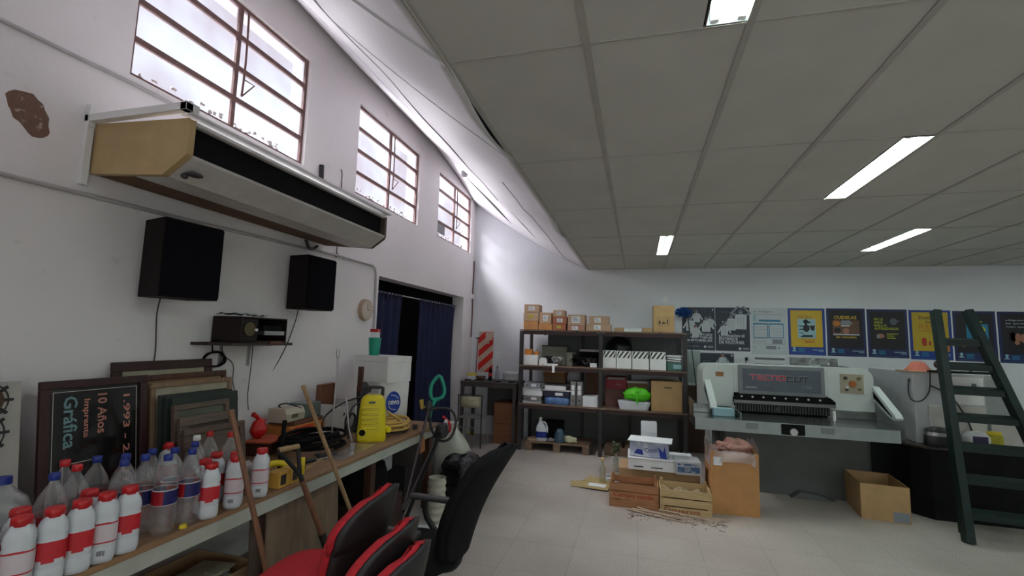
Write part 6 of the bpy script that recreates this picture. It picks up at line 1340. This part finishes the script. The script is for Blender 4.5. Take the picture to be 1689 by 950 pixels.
rail(Vector((2.90, 5.48, 0)), Vector((3.0, 5.72, 1.30)), .03, .04).build('rear_leg', M_lad, t)

# ================================================================ chairs in the foreground
M_redf = mat('red upholstery', (.50, .012, .022), .85, var=.2, scale=60, bump=.2); M_shell = mat('black chair shell', (.016, .016, .018), .5, var=.2)
def backgrid(Wd, H, x0, lean_, curve, off, rnd=.09, top=1.0):
    def fn(a, c):
        v = c; wv = Wd/2*(1-.18*(1-v)**2) * (1 if v < 1-rnd/H else math.sqrt(max(0, 1-((v-(1-rnd/H))/(rnd/H))**2))*.999+.001*1)
        s_ = (a-.5)*2; y = s_*wv
        yy = y/(Wd/2)
        return (x0+lean_*v**1.4+.03*math.sin(v*PI)-curve*yy*yy+off, y, H*v-(.035*yy*yy if v > .5 else 0))
    return fn
def redchair():
    t = thing('visitor_chair', 'x', 'chair', (0, 0, 0), 0, 'stacked red upholstered chairs')
    MB().loft([(0, .19, .19), (.01, .215, .215), (.035, .225, .225), (.055, .21, .21), (.062, .17, .17)], 32, 3.2, X=T(0, 0, .44)).build('seat', M_redf, t, label='red seat cushion')
    MB().loft([(-.025, .17, .17), (-.01, .215, .215), (0, .22, .22)], 32, 3.2, X=T(0, 0, .44)).build('seat_shell', M_shell, t)
    MB().grid(backgrid(.44, .38, .19, .12, .10, 0, .13), 16, 18, X=T(0, 0, .50)).build('backrest', M_redf, t, solid=.045, label='red backrest cushion')
    MB().grid(backgrid(.46, .40, .19, .12, .10, .036, .13), 16, 18, X=T(0, 0, .49)).build('backrest_shell', M_shell, t, solid=.022)
    MB().box(.16, .25, -.03, .03, .40, .60).build('back_bracket', M_shell, t)
    for sy in (-1, 1):
        MB().tube([(-.20, sy*.23, .005), (-.17, sy*.21, .40), (-.10, sy*.19, .425), (.14, sy*.19, .425), (.19, sy*.21, .38), (.24, sy*.24, .005)], .012, 8, smooth=3).build('leg_frame', M_shell, t)
    return t
# chairs face the bench (towards -x)
rc = redchair(); rc.location = (-1.38, 1.90, .135); rc.rotation_euler = (0, 0, .06); rc['label'] = 'topmost red chair of the stack, its seat showing at the bottom edge'
dup(rc, (-1.22, 1.79, .05), .04, 'middle red chair of the stack, its back below and right of the top one'); dup(rc, (-1.13, 1.72, -.0), .02, 'lowest red chair of the stack, only the tip of its back showing')
t = thing('office_chair', 'large black office chair with tall reclining back and armrests', 'office chair', (-1.18, 2.56, 0), -.04)
def bk(off, Wd, H):
    def fn(a, c):
        v = c; s_ = (a-.5)*2
        pw = .62+.38*math.sin(min(1, v*1.15+.15)*PI*.62); wv = Wd/2*pw
        if v > .82: wv *= math.sqrt(max(0.0004, 1-((v-.82)/.18)**2))
        if v < .10: wv *= math.sqrt(max(.0004, 1-((.10-v)/.10)**2*.6))
        y = s_*wv
        return (.22+.27*v-.03*math.sin(v*PI*1.1)-.07*(y/(Wd/2))**2+off, y, H*v)
    return fn
MB().grid(bk(0, .46, .60), 18, 26, X=T(0, 0, .50)).build('backrest', mat('black upholstery', (.010, .010, .011), .9, var=.3, spec=.2), t, solid=.05)
MB().grid(bk(.035, .44, .59), 18, 26, X=T(0, 0, .505)).build('backrest_cover', mat('black upholstery', (.01, .01, .011)), t, solid=.03)
MB().loft([(0, .20, .21), (.02, .235, .24), (.07, .235, .24), (.09, .20, .21)], 32, 3, X=T(-.03, 0, .42)).build('seat', mat('black upholstery', (.01, .01, .011)), t)
for sy in (-1, 1):
    MB().tube([(.12, sy*.20, .43), (.02, sy*.25, .44), (-.10, sy*.26, .55), (-.12, sy*.26, .655)], .018, 8, smooth=3).build('arm_support', M_shell, t)
    MB().box(-.22, .12, sy*.26-.03, sy*.26+.03, .655, .685).build('armrest', mat('grey black armrest', (.05, .05, .052), .4), t, bevel=.012)
MB().tube([(.0, 0, .42), (.15, 0, .40), (.23, 0, .46), (.26, 0, .60)], .02, 8).build('back_stem', M_shell, t)
MB().cyl((0, 0, .12), (0, 0, .42), .028, n=14).build('gas_column', M_black, t)
for k in range(5):
    a = 2*PI*k/5+.3; q = MB().prism([(0, .08), (.28, .055), (.30, .07), (.30, .085), (0, .13)], -.02, .02, 'y', X=Matrix.Rotation(a, 4, 'Z')).build('base_spoke', M_black, t)
    MB().cyl((.29*math.cos(a)-.02*math.sin(a), .29*math.sin(a)+.02*math.cos(a), .0275), (.29*math.cos(a)+.02*math.sin(a), .29*math.sin(a)-.02*math.cos(a), .0275), .0275, n=16).build('caster', M_black, t)
MB().tube([(.30, -.1, .40), (.34, -.22, .15), (.36, -.30, .008)], .004, 6).build('lever_cable', M_blackm, t)
